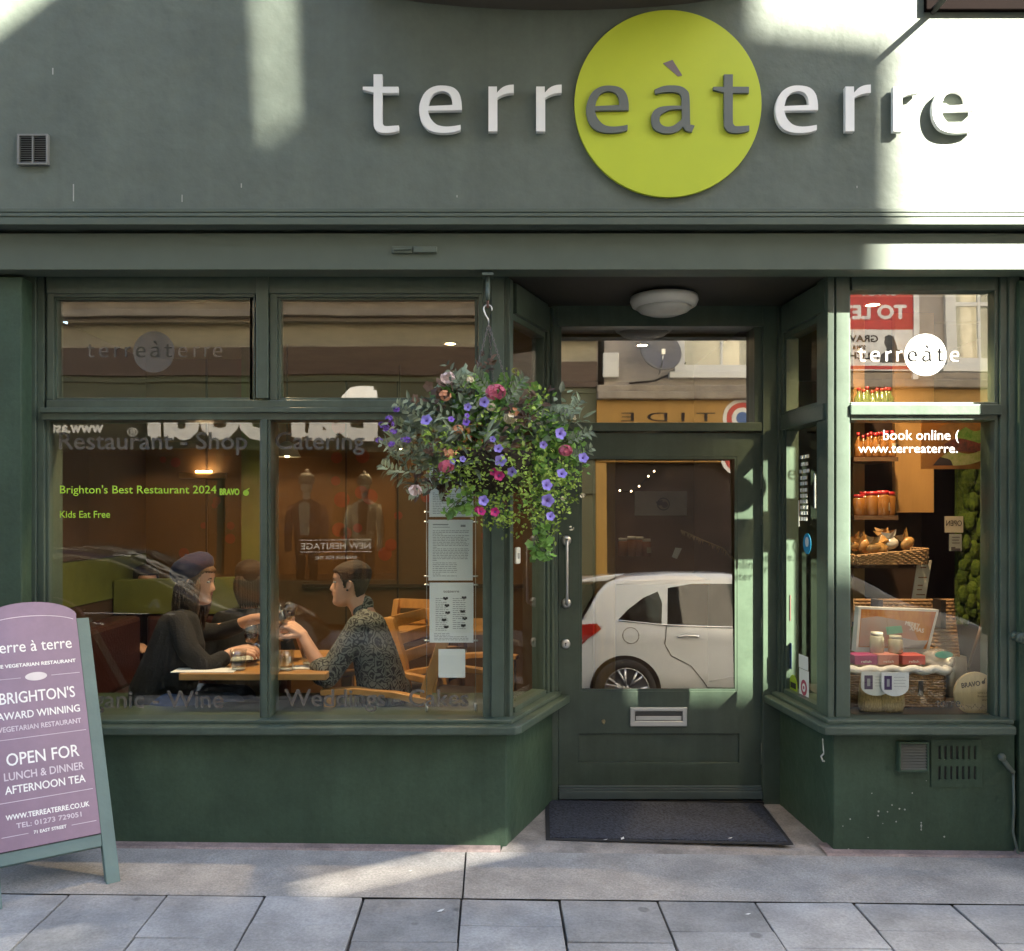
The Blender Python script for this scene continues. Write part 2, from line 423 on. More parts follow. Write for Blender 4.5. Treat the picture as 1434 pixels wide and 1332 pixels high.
# ---- left front window
LX0, LX1 = X(30, 0), X(712, 0)
fw = shell('front_window', shop)
m = MB()
zt = 2.614; zsill = .575
m.box(LX0, X(50), .0, .16, zsill, zt); m.box(X(50), X(60), .012, .16, zsill, zt); m.box(X(60), X(64.5), .028, .16, zsill, zt)   # left jamb, stepped
m.box(X(676), X(688), .012, .16, zsill, zt); m.box(X(688), X(706), .0, .16, zsill, zt)
m.box(X(706), X(713), .018, .16, zsill, zt)
m.box(X(364), X(367), -.004, .16, zsill, Z(588)); m.box(X(367), X(375), -.014, .16, zsill, Z(588)); m.box(X(375), X(379), -.004, .16, zsill, Z(588))
m.box(X(359), X(376), -.008, .16, Z(558), zt)
m.box(X(64.5), X(676), .002, .16, Z(420, .0) + .03, zt)     # head
into(m, fw, GREEN, .003)
m = MB()      # transom: two mouldings
m.box(X(60), X(683), -.012, .16, Z(588, -.012), Z(573, -.012)); m.box(X(60), X(683), -.028, .16, Z(578, -.02), Z(571, -.02)); m.box(X(64), X(680), .004, .16, Z(571), Z(560))
m.build('transom', GREEN, fw, bevel=.003)
for k, (a, b) in enumerate(((66, 357), (378, 676))):       # opening top lights with their own casement frames
    cs = MB(); y = .012
    i0, i1 = (80, 350) if k == 0 else (393, 665)
    for f_, yy in ((0, .012), (1, .030)):
        e = 5 if f_ else 0
        x0, x1 = X(a + e*1.4, yy), X(b - e*1.4, yy); z0, z1 = Z(560, yy), Z(412, yy) + .02
        X0, X1, Z0, Z1 = X(i0 - (0 if f_ else 5), yy), X(i1 + (0 if f_ else 5), yy), Z(557 + (0 if f_ else 4), yy), Z(420 - (0 if f_ else 4), yy)
        cs.box(x0, X0, yy, .09, z0, z1); cs.box(X1, x1, yy, .09, z0, z1)
        cs.box(X0, X1, yy, .09, z0, Z0); cs.box(X0, X1, yy, .09, Z1, z1)
    cs.build('casement', GREEN, fw, bevel=.002)
    p = MB(); yy = .05; p.box(X(i0 - 6, yy), X(i1 + 6, yy), yy, yy + .006, Z(562, yy), Z(414, yy)); p.build('pane', GL_U, fw)
for a, b in ((62, 370), (372, 684)):
    p = MB(); yy = .05; p.box(X(a, yy), X(b, yy), yy, yy + .006, Z(1006, yy), Z(580, yy)); p.build('pane', GL_W, fw)
def vinyl(name, specs, m, parent, y=.047, bold=0.0):
    mb = MB()
    for s in specs:
        mb = MB(); text_px(mb, *s, y, bold=bold); mb.build(name, m, parent)
vinyl('lettering', [('Restaurant - Shop', 83, 346, 629, 25), ('Catering', 386, 510, 629, 25)], ETCH, fw, bold=.0022)
vinyl('lettering', [('organic - Wine', 98, 313, 991, 25), ('Weddings - Cakes', 399, 656, 989, 25)], ETCH, fw, bold=.0022)
vinyl('lettering', [("Brighton's Best Restaurant 2024", 84, 303, 691, 11.5), ('Kids Eat Free', 84, 154, 725, 10)], LIMEV, fw, bold=.0004)
vinyl('lettering', [('BRAVO', 308, 335, 693, 9)], LIMEV, fw, bold=.0016)
pear = MB(); k = D/F; pear.prism(circle(X(340.5), Z(690), 4.2*k, 14), .0465, .047); pear.prism([(X(341),Z(687)),(X(346),Z(684)),(X(345),Z(683)),(X(340),Z(686))], .0465, .047); pear.build('emblem', LIMEV, fw)
lg = [MB(), MB(), MB()]
word_glyphs(lambda i, ch: lg[1] if 4 <= i <= 7 else lg[0 if i < 4 else 2], .0462, .0468, 121, 500, .222, .047)
disc = MB(); disc.prism(circle(X(215.5, .047), Z(493, .047), 29*(D+.047)/F), .0472, .0478)
disc.build('etched_disc', ETCH, fw); lg[0].build('lettering', ETCH, fw); lg[2].build('lettering', ETCH, fw); lg[1].build('lettering', mat('film_cutout', (.05,.048,.035), .8), fw)

# ---- right front window
RX0, RX1 = X(1159), X(1427)
rw = shell('display_window', shop)
m = MB()
m.box(X(1159), X(1168), .0, .14, zsill, zt); m.box(X(1168), X(1171), .014, .14, zsill, zt); m.box(X(1171), X(1190), .0, .14, zsill, zt)
m.box(X(1190), X(1193.5), .02, .14, zsill, zt)
m.box(X(1396), X(1402), .02, .14, zsill, zt); m.box(X(1402), X(1412), .006, .14, zsill, zt); m.box(X(1412), X(1427), -.006, .14, zsill, zt)
m.box(X(1193.5), X(1396), .006, .14, Z(406) , zt)
into(m, rw, GREEN, .003)
m = MB(); m.box(X(1190), X(1402), -.012, .14, Z(581, -.01), Z(566, -.01)); m.box(X(1192), X(1399), .006, .14, Z(588), Z(563))
m.build('transom', GREEN, rw, bevel=.004)
for a, b in ((400, 572), (576, 1008)):
    p = MB(); yy = .05; p.box(X(1186, yy), X(1402, yy), yy, yy + .006, Z(b, yy), Z(a, yy)); p.build('pane', GL_T if a == 400 else GL_R, rw)
vin = [MB(), MB(), MB()]
word_glyphs(lambda i, ch: (vin[1] if 4 <= i <= 7 else vin[0 if i < 4 else 2]) if i < 9 else None, .0462, .0468, 1201, 506, .2236, .047)
disc = MB(); disc.prism(circle(X(1296, .047), Z(497, .047), 29.5*(D+.047)/F), .0472, .0478); disc.build('vinyl_disc', FILM, rw)
vin[0].build('lettering', FILM, rw); vin[2].build('lettering', FILM, rw); vin[1].build('lettering', mat('clear_cutout', (.006,.006,.006), .9, spec=.02), rw)
vinyl('lettering', [('book online (', 1237, 1343, 616, 14.5), ('www.terreaterre.', 1202, 1341, 634, 13)], FILM, rw, bold=.0002)
vinyl('lettering', [('terre.', 1311, 1348, 990, 13)], ETCH, rw, bold=.001)

# ---- splayed returns (built along a wall direction)
def wallframe(A, B):
    """matrix: local x runs from A to B, local y points into the building side, z up"""
    d = (Vector(B) - Vector(A)); L = d.length; d.normalize()
    nrm = Vector((-d.y, d.x, 0)) if True else None
    return Matrix(((d.x, nrm.x, 0, A[0]), (d.y, nrm.y, 0, A[1]), (0, 0, 1, 0), (0, 0, 0, 1))), L
SA, SB = (X(713, .0), .0), (X(778, .63), .63)
TA, TB = (X(1086, .63), .63), (X(1159, 0), .0)
splay = {}
for nm, A, B, cut in (('left', SA, SB, (.10, .12)), ('right', TA, TB, (.085, .035))):
    M, L = wallframe(A, B); splay[nm] = (M, L)
    ws = shell('side_window', shop)
    a, b = cut; m = MB()
    m.box(0 if nm == 'right' else .012, a*.55, .0, .09, .58, 2.6, M); m.box(a*.55, a*.8, .012, .09, .58, 2.6, M); m.box(a*.8, a, .024, .09, .58, 2.6, M)
    m.box(L - b, L - b*.8, .024, .09, .58, 2.6, M); m.box(L - b*.8, L - b*.45, .012, .09, .58, 2.6, M); m.box(L - b*.45, L - (.012 if nm == 'right' else 0), 0, .09, .58, 2.6, M)
    m.box(a, L - b, .0, .09, 2.46, 2.6, M); m.box(a, L - b, .02, .09, 2.43, 2.46, M)
    m.box(a, L - b, -.008, .09, 1.955, 2.03, M); m.box(a, L - b, .012, .09, 2.03, 2.05, M)
    m.box(a, L - b, .01, .09, .58, .615, M)
    into(m, ws, GREEN, .003)
    for z0, z1 in ((.60, 1.965), (2.02, 2.45)):
        p = MB(); p.box(a - .01, L - b + .01, .045, .051, z0, z1, M); p.build('pane', GL_S, ws)
    if nm == 'left':
        t = MB(); text_w(t, 'vegetarian', .26, .05, 0, M @ Matrix(((1,0,0,.12),(0,0,-1,.043),(0,1,0,.64),(0,0,0,1)))); t.build('lettering', ETCH, ws)
# ---- stall risers, sills
def riser(poly, name='stall_riser'):
    m = MB(); n = len(poly)
    v = [(x, y, gz(x, 0) - .03) for x, y in poly] + [(x, y, .56) for x, y in poly]
    m.add(v, [(i, (i+1) % n, (i+1) % n + n, i + n) for i in range(n)] + [tuple(range(n, 2*n))])
    return m.build(name, RISER, shop, bevel=.006)
lr = riser([(-2.32, -.022), (X(709, -.02), -.022), (SB[0] - .012, .63), (SB[0] - .012, .72), (-2.32, .72)])
rr = riser([(TB[0] + .018, -.022), (X(1421, -.02), -.022), (X(1421, -.02), .72), (TA[0] + .016, .72), (TA[0] + .016, .63)])
def sill(poly_front, poly_nose, name='sill'):
    m = MB()
    for pts, z0, z1 in ((poly_nose, .532, .570), (poly_front, .568, .590)):
        n = len(pts); v = [(x, y, z0) for x, y in pts] + [(x, y, z1) for x, y in pts]
        m.add(v, [(i, (i+1) % n, (i+1) % n + n, i + n) for i in range(n)] + [tuple(range(n, 2*n)), tuple(range(n-1, -1, -1))])
    return m.build(name, GREEN, shop, bevel=.006)
sill([(-2.30,-.05), (X(716,-.05),-.05), (SB[0]+.03,.60), (SB[0]-.05,.64), (-2.30,.15)], [(-2.30,-.10), (X(722,-.1),-.10), (X(724,-.1)+.02,-.075), (SB[0]+.075,.60), (SB[0]-.05,.655), (-2.30,.16)])
sill([(TB[0]-.02,-.05), (X(1421,-.05),-.05), (X(1421,-.05),.15), (TA[0]+.02,.64), (TA[0]-.03,.60)], [(TB[0]-.05,-.10), (X(1424,-.1),-.10), (X(1424,-.1),.16), (TA[0]+.02,.655), (TA[0]-.07,.60), (TB[0]-.06,-.06)])
sp_ = MB(); rs = random.Random(6)
for k in range(22):
    px, py = (rs.gauss(1255, 45), rs.gauss(1150, 22)) if k < 16 else (1290, 1120 + 2*k)
    if 1176 < px < 1400 or px < 690: sp_.prism(circle(X(px, -.022), Z(py, -.022), rs.uniform(.0015, .0045), 8), -.0232, -.0215)
sp_.build('paint_splashes', mat('pale_paint_splash', (.30,.31,.28), .6), rr)
dp = MB()
for px, py, l_ in ((74, 100, 9), (103, 270, 24), (338, 260, 6), (640, 275, 3), (255, 278, 10), (1200, 262, 3)):
    dp.box(X(px, YS) - .0022, X(px, YS) + .0022, YS - .002, YS + .002, Z(py + l_/2, YS), Z(py - l_/2, YS))
dp.build('paint_drips', mat('pale_paint_splash', (.30,.31,.28), .6), shop)
# ---- end pilasters
pi = MB(); pi.box(-4.0, X(30, -.09), -.09, .3, -.02, 2.583); pi.build('pilaster', RISER, shop, bevel=.006)
pi = MB(); pi.box(X(1427.5, -.03), 2.62, -.03, .3, -.06, 2.583); pi.build('pilaster', RISER, shop, bevel=.004)
# ---- door
dr = shell('door', shop)
YD = .65
df = MB()
zh = Z(440, .63)
df.box(SB[0] - .02, X(781, .63), .612, .75, -.01, 2.62); df.box(X(1067, .63), TA[0] + .02, .612, .75, -.01, 2.62)
df.box(X(781, .63), X(1067, .63), .612, .75, Z(458, .63), 2.62)
df.box(X(781, .63), X(1067, .63), .618, .75, Z(604, .63), Z(592, .63)); 
df.build('door_frame', GREEN, shop, bevel=.003)
df = MB()
for a in ((781, 786, 456, 592), (1056, 1067, 456, 592)): 
    df = MB(); df.box(X(a[0], .64), X(a[1], .64), .632, .74, Z(a[3], .64), Z(a[2], .64)); df.build('fanlight_bead', GREEN, shop, bevel=.002)
p = MB(); p.box(X(778, .66), X(1064, .66), .66, .666, Z(596, .66), Z(452, .66)); p.build('fanlight_pane', GL_D, shop)
lf = MB()
gx0, gx1, gz0, gz1 = X(812, YD), X(1032, YD), Z(968, YD), Z(640, YD)
dx0, dx1, dz0, dz1 = X(781.5, YD), X(1066, YD), .012, Z(606, YD)
px0, px1, pz0, pz1 = X(811, YD), X(1035, YD), Z(1068, YD), Z(1028, YD)
hole = lambda a, b, c, d: [(a, c), (b, c), (b, d), (a, d)]
lf.prism([(dx0, dz0), (dx1, dz0), (dx1, dz1), (dx0, dz1)], YD, YD + .05, [hole(gx0, gx1, gz0, gz1), hole(px0, px1, pz0, pz1)])
lf.box(px0 - .001, px1 + .001, YD + .014, YD + .04, pz0 - .001, pz1 + .001)
into(lf, dr, GREEN, .003)
bd = MB()
for a in ((gx0, gx0 + .012, gz0, gz1), (gx1 - .012, gx1, gz0, gz1), (gx0 + .012, gx1 - .012, gz0, gz0 + .012), (gx0 + .012, gx1 - .012, gz1 - .012, gz1)): bd.box(a[0], a[1], YD + .002, YD + .006, a[2], a[3])
bd.build('glazing_bead', GREEN, dr, bevel=.003)
pn = MB(); g0 = [(gx0 + .006, YD + .010, gz0 + .006), (gx1 - .006, YD + .010, gz0 + .006), (gx1 - .006, YD + .049, gz1 - .006), (gx0 + .006, YD + .049, gz1 - .006)]
pn.add(g0 + [(a, b + .005, c_) for a, b, c_ in g0], [(0,1,2,3), (7,6,5,4), (0,4,5,1), (1,5,6,2), (2,6,7,3), (3,7,4,0)])
pn.build('pane', GL_D, dr)
hd = MB(); hx = X(793, YD); z0, z1 = Z(845, YD), Z(757, YD)
hd.tube([(hx, YD - .002, z0), (hx, YD - .045, z0), (hx, YD - .05, z0 + .008), (hx, YD - .05, z1 - .008), (hx, YD - .045, z1), (hx, YD - .002, z1)], .0085, 10)
for zz in (z0, z1): hd.lathe([(.027, 0), (.027, .006), (.020, .012), (.012, .014)], 20, M=Matrix.Translation((hx, YD, zz)) @ Matrix.Rotation(R(90), 4, 'X'))
hd.build('pull_handle', STEEL, dr)
kh = MB(); kx, kz = X(792, YD), Z(902, YD)
kh.lathe([(.026, 0), (.026, .005), (.021, .009), (0, .009)], 24, M=Matrix.Translation((kx, YD, kz)) @ Matrix.Rotation(R(90), 4, 'X'))
kh.build('keyhole_plate', STEEL, dr)
kk = MB(); kk.prism(circle(kx, kz + .004, .0045, 12), YD - .0105, YD - .0095); kk.box(kx - .002, kx + .002, YD - .0106, YD - .0096, kz - .010, kz + .003); kk.build('keyhole', DARK, dr)
lp = MB(); a, b, c_, d = X(882, YD), X(962, YD), Z(1017, YD), Z(990, YD)
lp.prism([(a, c_), (b, c_), (b, d), (a, d)], YD - .014, YD, [hole(a + .026, b - .026, c_ + .03, d - .022)])
lp.build('letter_plate', STEEL, dr, bevel=.004)
lp = MB(); lp.box(a + .02, b - .02, YD - .002, YD + .0005, c_ + .025, d - .018); lp.build('letter_flap', mat('dark_steel', (.10,.10,.095), .4, .8), dr)
lp = MB(); lp.box(a + .03, b - .03, YD - .009, YD - .006, c_ + .033, c_ + .055); lp.build('letter_slot_lip', STEEL, dr, bevel=.002)
kn = MB(); kn.prism(circle(X(845, YD), Z(1010, YD), .010, 16), YD - .008, YD); kn.ball((X(845, YD), YD - .012, Z(1012, YD)), .006, 8); kn.build('small_lock', mat('brass', (.35,.29,.16), .35, 1.0), dr)
wb = MB(); wb.box(dx0 + .002, dx1 - .002, YD - .035, YD, .018, .060); wb.box(dx0 + .002, dx1 - .002, YD - .028, YD, .061, .072); wb.box(dx0+.002, dx1-.002, YD - .020, YD, .073, .083)
wb.build('weather_bar', mat('grey_green_bar', (.075,.10,.10), .35), dr, bevel=.004)
hg = MB()
for pa, pb in ((653, 685), (695, 735), (865, 892), (1040, 1070)): hg.tube([(X(1066.5, YD), YD - .008, Z(pb, YD)), (X(1066.5, YD), YD - .008, Z(pa, YD))], .006, 8)
hg.build('hinge', STEEL, dr)
th = MB(); th.box(dx0, dx1, .60, .72, -.01, .0105); th.build('threshold', DARK, shop)
# ---- bowed oriel base over the sign, brown board at the upper right
ob = MB(); vs = []; fs = []; nx, nt = 40, 8
xa, xb = X(505, YS), X(1060, YS)
for i in range(nx + 1):
    u = -1 + 2 * i / nx; x = (xa + xb) / 2 + u * (xb - xa) / 2
    pr = .48 * math.sqrt(max(0, 1 - abs(u)**2.4))
    zb = 3.722 + .055 * u * u + .03 * abs(u)**4
    for j in range(nt + 1):
        t = j / nt
        vs.append((x, YS - pr * math.sin(t * math.pi / 2) - .0, zb + .16 * (1 - math.cos(t * math.pi / 2))))
    vs.append((x, YS - pr, 4.4))
m1 = nt + 2
for i in range(nx):
    for j in range(nt + 1): fs.append((i*m1 + j, i*m1 + j + 1, (i+1)*m1 + j + 1, (i+1)*m1 + j))
ob.add(vs, fs, None, True); ob.build('oriel_base', mat('oriel_brown_paint', (.085,.075,.06), .4), shop)
bb = MB(); bb.box(X(1297, -.21), X(1480, -.21), -.212, YS, Z(13, -.212), 4.3); bb.build('brown_board', mat('brown_board_paint', (.0035,.0018,.0014), .9, spec=.05), shop, bevel=.004)  # brown darkened to near black, standing in for shade on its underside
rod = MB(); rod.tube([(X(1306, YS), YS, 3.715), (X(1306, YS), YS - .42, 3.715)], .013, 8); rod.build('bracket_rod', DARK, shop)

# ---- interior of the restaurant (parts of the same building)
IW = mat('orange_wall_paint', (.135,.068,.021), .7, var=.15, nscale=1.2)
IG = mat('lime_wall_paint', (.105,.125,.028), .7)
q = MB(); q.box(-2.42, 3.1, 3.2, 3.3, 0, 2.6); q.build('back_wall', IW, shop)
q = MB(); q.box(-2.5, -2.42, .1, 3.3, 0, .98); q.box(-2.5,-2.42,.1,3.3,1.25,2.6); q.build('party_wall', mat('dark_umber_wall_paint', (.05,.028,.018), .7), shop)
q = MB(); q.box(-2.49, -2.415, .1, 3.3, .985, 1.245); q.build('dado', IG, shop)
q = MB(); q.box(-2.42, X(352, 2.15), 2.15, 2.20, 0, 2.6); q.build('partition', IW, shop)
q = MB(); q.box(3.0, 3.1, .301, 3.2, 0, 2.6); q.box(2.45, 3.0, .301, .32, 0, 2.6); q.build('party_wall', mat('maroon_wall_paint', (.05,.022,.018), .7), shop)
q = MB(); q.box(-2.42, 3.0, .75, 3.2, -.05, .004); q.build('interior_floor', mat('dark_floorboards', (.06,.035,.02), .5), shop)
q = MB(); q.box(-2.42, 3.0, 1.0, 3.2, 2.6, 2.7); q.build('interior_ceiling', mat('ceiling_olive_paint', (.17,.15,.075), .7), shop)
q = MB(); q.box(X(338, 1.68), X(374, 1.68), 1.68, 1.90, .0, 2.6); q.build('column', IG, shop)
q = MB()
for xx in (-2.0, -1.62): q.box(xx, xx + .012, 2.138, 2.15, 0, 2.6)
for xx in (-1.2, -.78, -.36, .06): q.box(xx, xx + .014, 3.185, 3.2, 0, 2.6)
q.box(-1.55, .25, 3.18, 3.2, .92, .95); q.box(-2.42, -1.56, 2.135, 2.15, 1.98, 2.02)
q.build('panel_seams', mat('dark_seam', (.05,.025,.012), .8), shop)
q = MB(); rs = random.Random(13)
for k in range(26):
    x_, z_, r_ = rs.uniform(-1.5, .2), rs.uniform(1.1, 2.4), rs.uniform(.03, .07); q.prism(circle(x_, z_, r_, 14), 3.196, 3.199)
for k in range(9):
    x_, z_, r_ = rs.uniform(-2.3, -1.65), rs.uniform(1.2, 1.9), rs.uniform(.02, .045); q.prism(circle(x_, z_, r_, 14), 2.146, 2.149)
q.build('wall_pattern', mat('red_wall_pattern', (.26,.05,.02), .7), shop)
q = MB(); q.box(.30, .36, .80, 2.3, 0, 2.6); q.build('partition', mat('dark_partition', (.028,.02,.014), .6), shop)
q = MB(); q.box(1.46, 1.49, .80, 2.4, 0, 2.6); q.build('partition', mat('dark_partition2', (.035,.02,.014), .6), shop)
# ------------------------------------------------------------------ neighbour, opposite side of the street
nb = MB(); nb.box(2.70, 3.6, -.42, .3, -.3, 4.4); nb.box(3.6, 14, -.1, .3, -.3, 9)
tag(nb.build('neighbouring_shop_wall', mat('cream_stucco', (.5,.46,.38), .7, bump=.003)), 'plain rendered side wall of the neighbouring shop projecting beside the restaurant', 'wall')
nb = MB(); nb.box(-14, -4.0, -.1, .3, -.3, 9); tag(nb.build('neighbouring_house_wall', mat('cream_stucco', (.5,.46,.38))), 'plain pale wall continuing the terrace beyond the dark green pilaster', 'wall')
nb = MB(); nb.box(-4, 3.6, YS + .02, .3, 4.4, 9); nb.build('storey_above', mat('cream_stucco', (.5,.46,.38)), shop)

YO = -9.0
GO = mat('olive_shop_paint', (.075,.082,.038), .5, var=.06)
STONE = mat('weathered_stone', (.30,.25,.19), .85, var=.22, nscale=3, bump=.01, bscale=12)
STUC = mat('beige_stucco', (.38,.33,.28), .8, var=.12, nscale=2, bump=.004, bscale=14)
YEL = mat('yellow_shop_paint', (.36,.19,.03), .5, var=.06)
WOODW = mat('warm_wood_panel', (.30,.14,.045), .5, var=.2, nscale=3, stretch=(6, 6, .6))
SASH = mat('white_sash_paint', (.68,.66,.6), .45, var=.04)
GDK = glass('dark_house_glass', .12, wob=0)
SX = 10.3 * 8.8 / 8.8
xr = 1.728 + 1.17 * 8.85; zt1 = 3.605 + 1.05 * 8.815; zt2 = 1.27 + 1.05 * 9.0
def sun_slot(pts, wdt):         # unseen slot added in the opposite wall to throw a sun streak on the pavement
    out = []
    for gx, gy in pts:
        dy = gy - YO; out.append((gx + 1.17 * dy, gz(gx, gy) + 1.05 * dy))
    (a, b), (c_, d) = out; s = wdt
    return [(c_, d - s * .6), (a + .36, b - s + .13), (a + .36, b + s + .315), (c_, d + s * .6 + .185)]
slots = [sun_slot([(.06, -.02), (-.87, -.56)], .0125), sun_slot([(-.93, -.66), (-1.20, -.74)], .013), sun_slot([(-1.45, -.87), (-1.75, -1.0)], .013)]
cs_ = empty('clothing_shop', 'olive green clothing shop across the street with white fascia lettering and lit display window', 'shop building', (-3, YO, 0))
def part(mb, name, m, par, bevel=0.0):
    lo = par.location; mb.v = [(a - lo.x, b - lo.y, c_ - lo.z) for a, b, c_ in mb.v]
    return mb.build(name, m, par, bevel=bevel)
BX = 1.66
q = MB(); q.prism([(-14, 4.72), (BX, 4.72), (BX, zt1), (-14, zt1)], YO - .3, YO); part(q, 'upper_wall', STUC, cs_)
q = MB(); 
for z0, z1, pr in ((4.60, 4.74, .42), (4.46, 4.60, .30), (4.36, 4.46, .36), (4.30, 4.36, .22), (3.95, 3.98, .10)): q.box(-14, BX, YO - .3, YO + pr, z0, z1)
part(q, 'stone_cornice', STONE, cs_, .01)
q = MB(); q.box(-14, BX, YO - .3, YO + .02, 3.98, 4.30); part(q, 'frieze', mat('cream_frieze', (.33,.29,.2), .7), cs_)
q = MB(); q.box(-14, BX, YO - .3, YO + .10, 3.55, 3.95); part(q, 'awning_box', mat('brown_awning_box', (.07,.04,.025), .5), cs_)
q = MB(); q.box(-14, BX, YO - .3, YO + .06, 2.50, 3.55); q.box(-14, BX, YO + .06, YO + .12, 2.45, 2.52); q.box(-14, BX, YO+.06, YO+.09, 3.45, 3.5); part(q, 'fascia', GO, cs_, .008)
q = MB()
for a, b in ((-14, -6.9), (-1.40, -.95), (1.3, BX)): q.box(a, b, YO - .2, YO + .05, 0, 2.45)
q.box(-6.9, -1.4, YO - .2, YO + .05, -.1, .55); q.box(-4.06, -3.98, YO - .1, YO + .04, .55, 2.45); q.box(-.95, 1.3, YO - .1, YO - .05, -.3, 2.45)
part(q, 'shop_pilaster', GO, cs_, .01)
q = MB(); q.box(-6.9, -1.4, YO - 2.2, YO - 2.1, 0, 2.6); part(q, 'display_back_panel', WOODW, cs_)
q = MB(); q.box(-6.95, -1.35, YO - 2.2, YO - .2, .3, .5); q.box(-6.95, -1.35, YO - 2.2, YO - .2, 2.5, 2.6); q.box(-7, -6.9, YO - 2.2, YO - .2, .3, 2.6); q.box(-1.4, -1.3, YO - 2.2, YO - .2, .3, 2.6); part(q, 'display_floor', mat('brown_boards', (.12,.06,.03), .5), cs_)
q = MB(); q.box(-6.9, -1.4, YO - .02, YO - .01, .55, 2.45); part(q, 'display_pane', GDK, cs_)
q = MB(); M = face_shop(-1.74, YO + .075, 2.66); text_w(q, 'Barbour', 3.52, .72, 0, M, bold=.05); text_w(q, '®', .16, .13, 0, face_shop(-5.20, YO + .075, 2.66))
text_w(q, 'www.ast', .75, .17, 0, face_shop(-5.72, YO + .075, 2.72), bold=.008)
WGLOW = mat('white_fascia_letters', (.80,.76,.66), .5, emit=(1, .93, .78), estr=.17)  # glow added so the letters show brighter in the window reflections
part(q, 'fascia_lettering', WGLOW, cs_)
q = MB(); text_w(q, 'NEW HERITAGE', 1.03, .095, 0, face_shop(-1.80, YO + .0, 1.0)); part(q, 'window_lettering', WGLOW, cs_); q = MB(); text_w(q, 'BARBOUR FOR THE', .6, .05, 0, face_shop(-2.02, YO, .85)); part(q, 'window_lettering', WGLOW, cs_); q = MB(); q.box(-2.85,-1.78,YO-.004,YO,.955,.962); q.box(-2.85,-1.78,YO-.004,YO,1.13,1.137)
part(q, 'window_rules', WGLOW, cs_)
for x in (-5.6, -4.4, -2.9, -1.9):     # lit spotlights in the display
    lamp = bpy.data.lights.new('display_lamp', 'SPOT'); lamp.energy = 11; lamp.color = (1, .74, .45); lamp.spot_size = R(110); lamp.shadow_soft_size = .06
    lo = bpy.data.objects.new('display_lamp', lamp); COL.objects.link(lo); lo.parent = cs_; lo.location = (x + 3, -.6, 2.42); lo.rotation_euler = (R(-28), 0, 0)
q = MB(); q.box(-14, 16.5, YO - 4.2, YO - .301, 2.75, 2.95); q.box(-14, 16.5, YO - 4.2, YO - 4.0, -.5, 2.75); part(q, 'rear_roof', mat('flat_roof_felt', (.05,.05,.05), .9), cs_)  # unseen roof and back wall added to stop sun leaking behind the fronts
# ---- yellow shop
ys = empty('yellow_shop', 'ochre yellow shop with a round red and blue emblem under a beige stuccoed upper wall', 'shop building', (6, YO, 0))
wins = [(3.02, 4.35, 3.85, 5.6), (6.75, 7.6, 3.75, 5.5)]
holes = [hole(*w_) for w_ in wins] + slots
q = MB(); q.prism([(BX, 3.42), (16.5, 3.42), (16.5, zt2), (xr, zt2), (xr, zt1), (11.5, zt1 + .06), (11.45, zt1 + 1.5), (9.70, zt1 + 1.5), (9.76, zt1 - .46), (9.68, zt1 - .54), (9.36, zt1 - .40), (9.24, zt1 + 1.5), (9.15, zt1 + 1.5), (9.0, zt1 + .68), (8.1, zt1), (BX, zt1)], YO - .3, YO, holes); part(q, 'upper_wall', STUC, ys)  # unseen parapet step and notch added to shape sun on the sign wall
q = MB(); q.box(BX, 16.5, YO - .2, YO + .30, 3.34, 3.46); q.box(BX, 16.5, YO - .2, YO + .16, 3.46, 3.58); part(q, 'stone_ledge', STONE, ys, .02)
q = MB(); q.box(BX, 16.5, YO - .2, YO + .12, 2.97, 3.34); part(q, 'fascia', YEL, ys, .008)
q = MB(); q.box(BX, 16.5, YO - .15, YO - .05, -.3, 2.97); part(q, 'shop_window', mat('dim_shop_window', (.02,.013,.010), .9, var=.5, nscale=2), ys)
q = MB(); 
for a in (BX, 4.6, 7.8, 11): q.box(a, a + .18, YO - .05, YO + .06, -.3, 2.97)
part(q, 'shop_pilaster', YEL, ys, .01)
q = MB(); text_w(q, 'T I D E', 1.5, .15, 0, face_shop(3.55, YO + .125, 3.0)); part(q, 'fascia_lettering', DARK, ys)
for r, mm, yy in ((.31, mat('emblem_white', (.7,.68,.62), .5), .124), (.25, mat('emblem_red', (.45,.03,.02), .5), .128), (.17, mat('emblem_white', (.7,.7,.7), .5), .132), (.10, mat('emblem_blue', (.03,.10,.28), .5), .136)):
    q = MB(); q.prism(circle(3.98, 3.05, r), YO + yy - .004, YO + yy); part(q, 'emblem_ring', mm, ys)
for a, b, c_, d in wins:
    q = MB(); q.prism([(a-.1, c_-.06), (b+.1, c_-.06), (b+.1, d+.1), (a-.1, d+.1)], YO - .02, YO + .06, [hole(a+.06, b-.06, c_+.06, d-.06)]); q.box((a+b)/2-.02, (a+b)/2+.02, YO-.05, YO+.0, c_, d); q.box(a, b, YO-.06, YO-.01, (c_+d)/2-.03, (c_+d)/2+.03); q.box(a-.2, b+.2, YO, YO+.16, c_-.16, c_-.06)
    part(q, 'window_frame', SASH, ys, .008)
    q = MB(); q.box(a, b, YO - .1, YO - .09, c_, d); part(q, 'window_pane', GDK, ys)
    q = MB(); q.box(a, b, YO - .8, YO - .7, c_, d); q.box(a, a + .3, YO - .3, YO - .28, c_, d); q.box(b - .3, b, YO-.3, YO-.28, c_, d); part(q, 'curtain', mat('curtain_cloth', (.5,.47,.4), .9), ys)
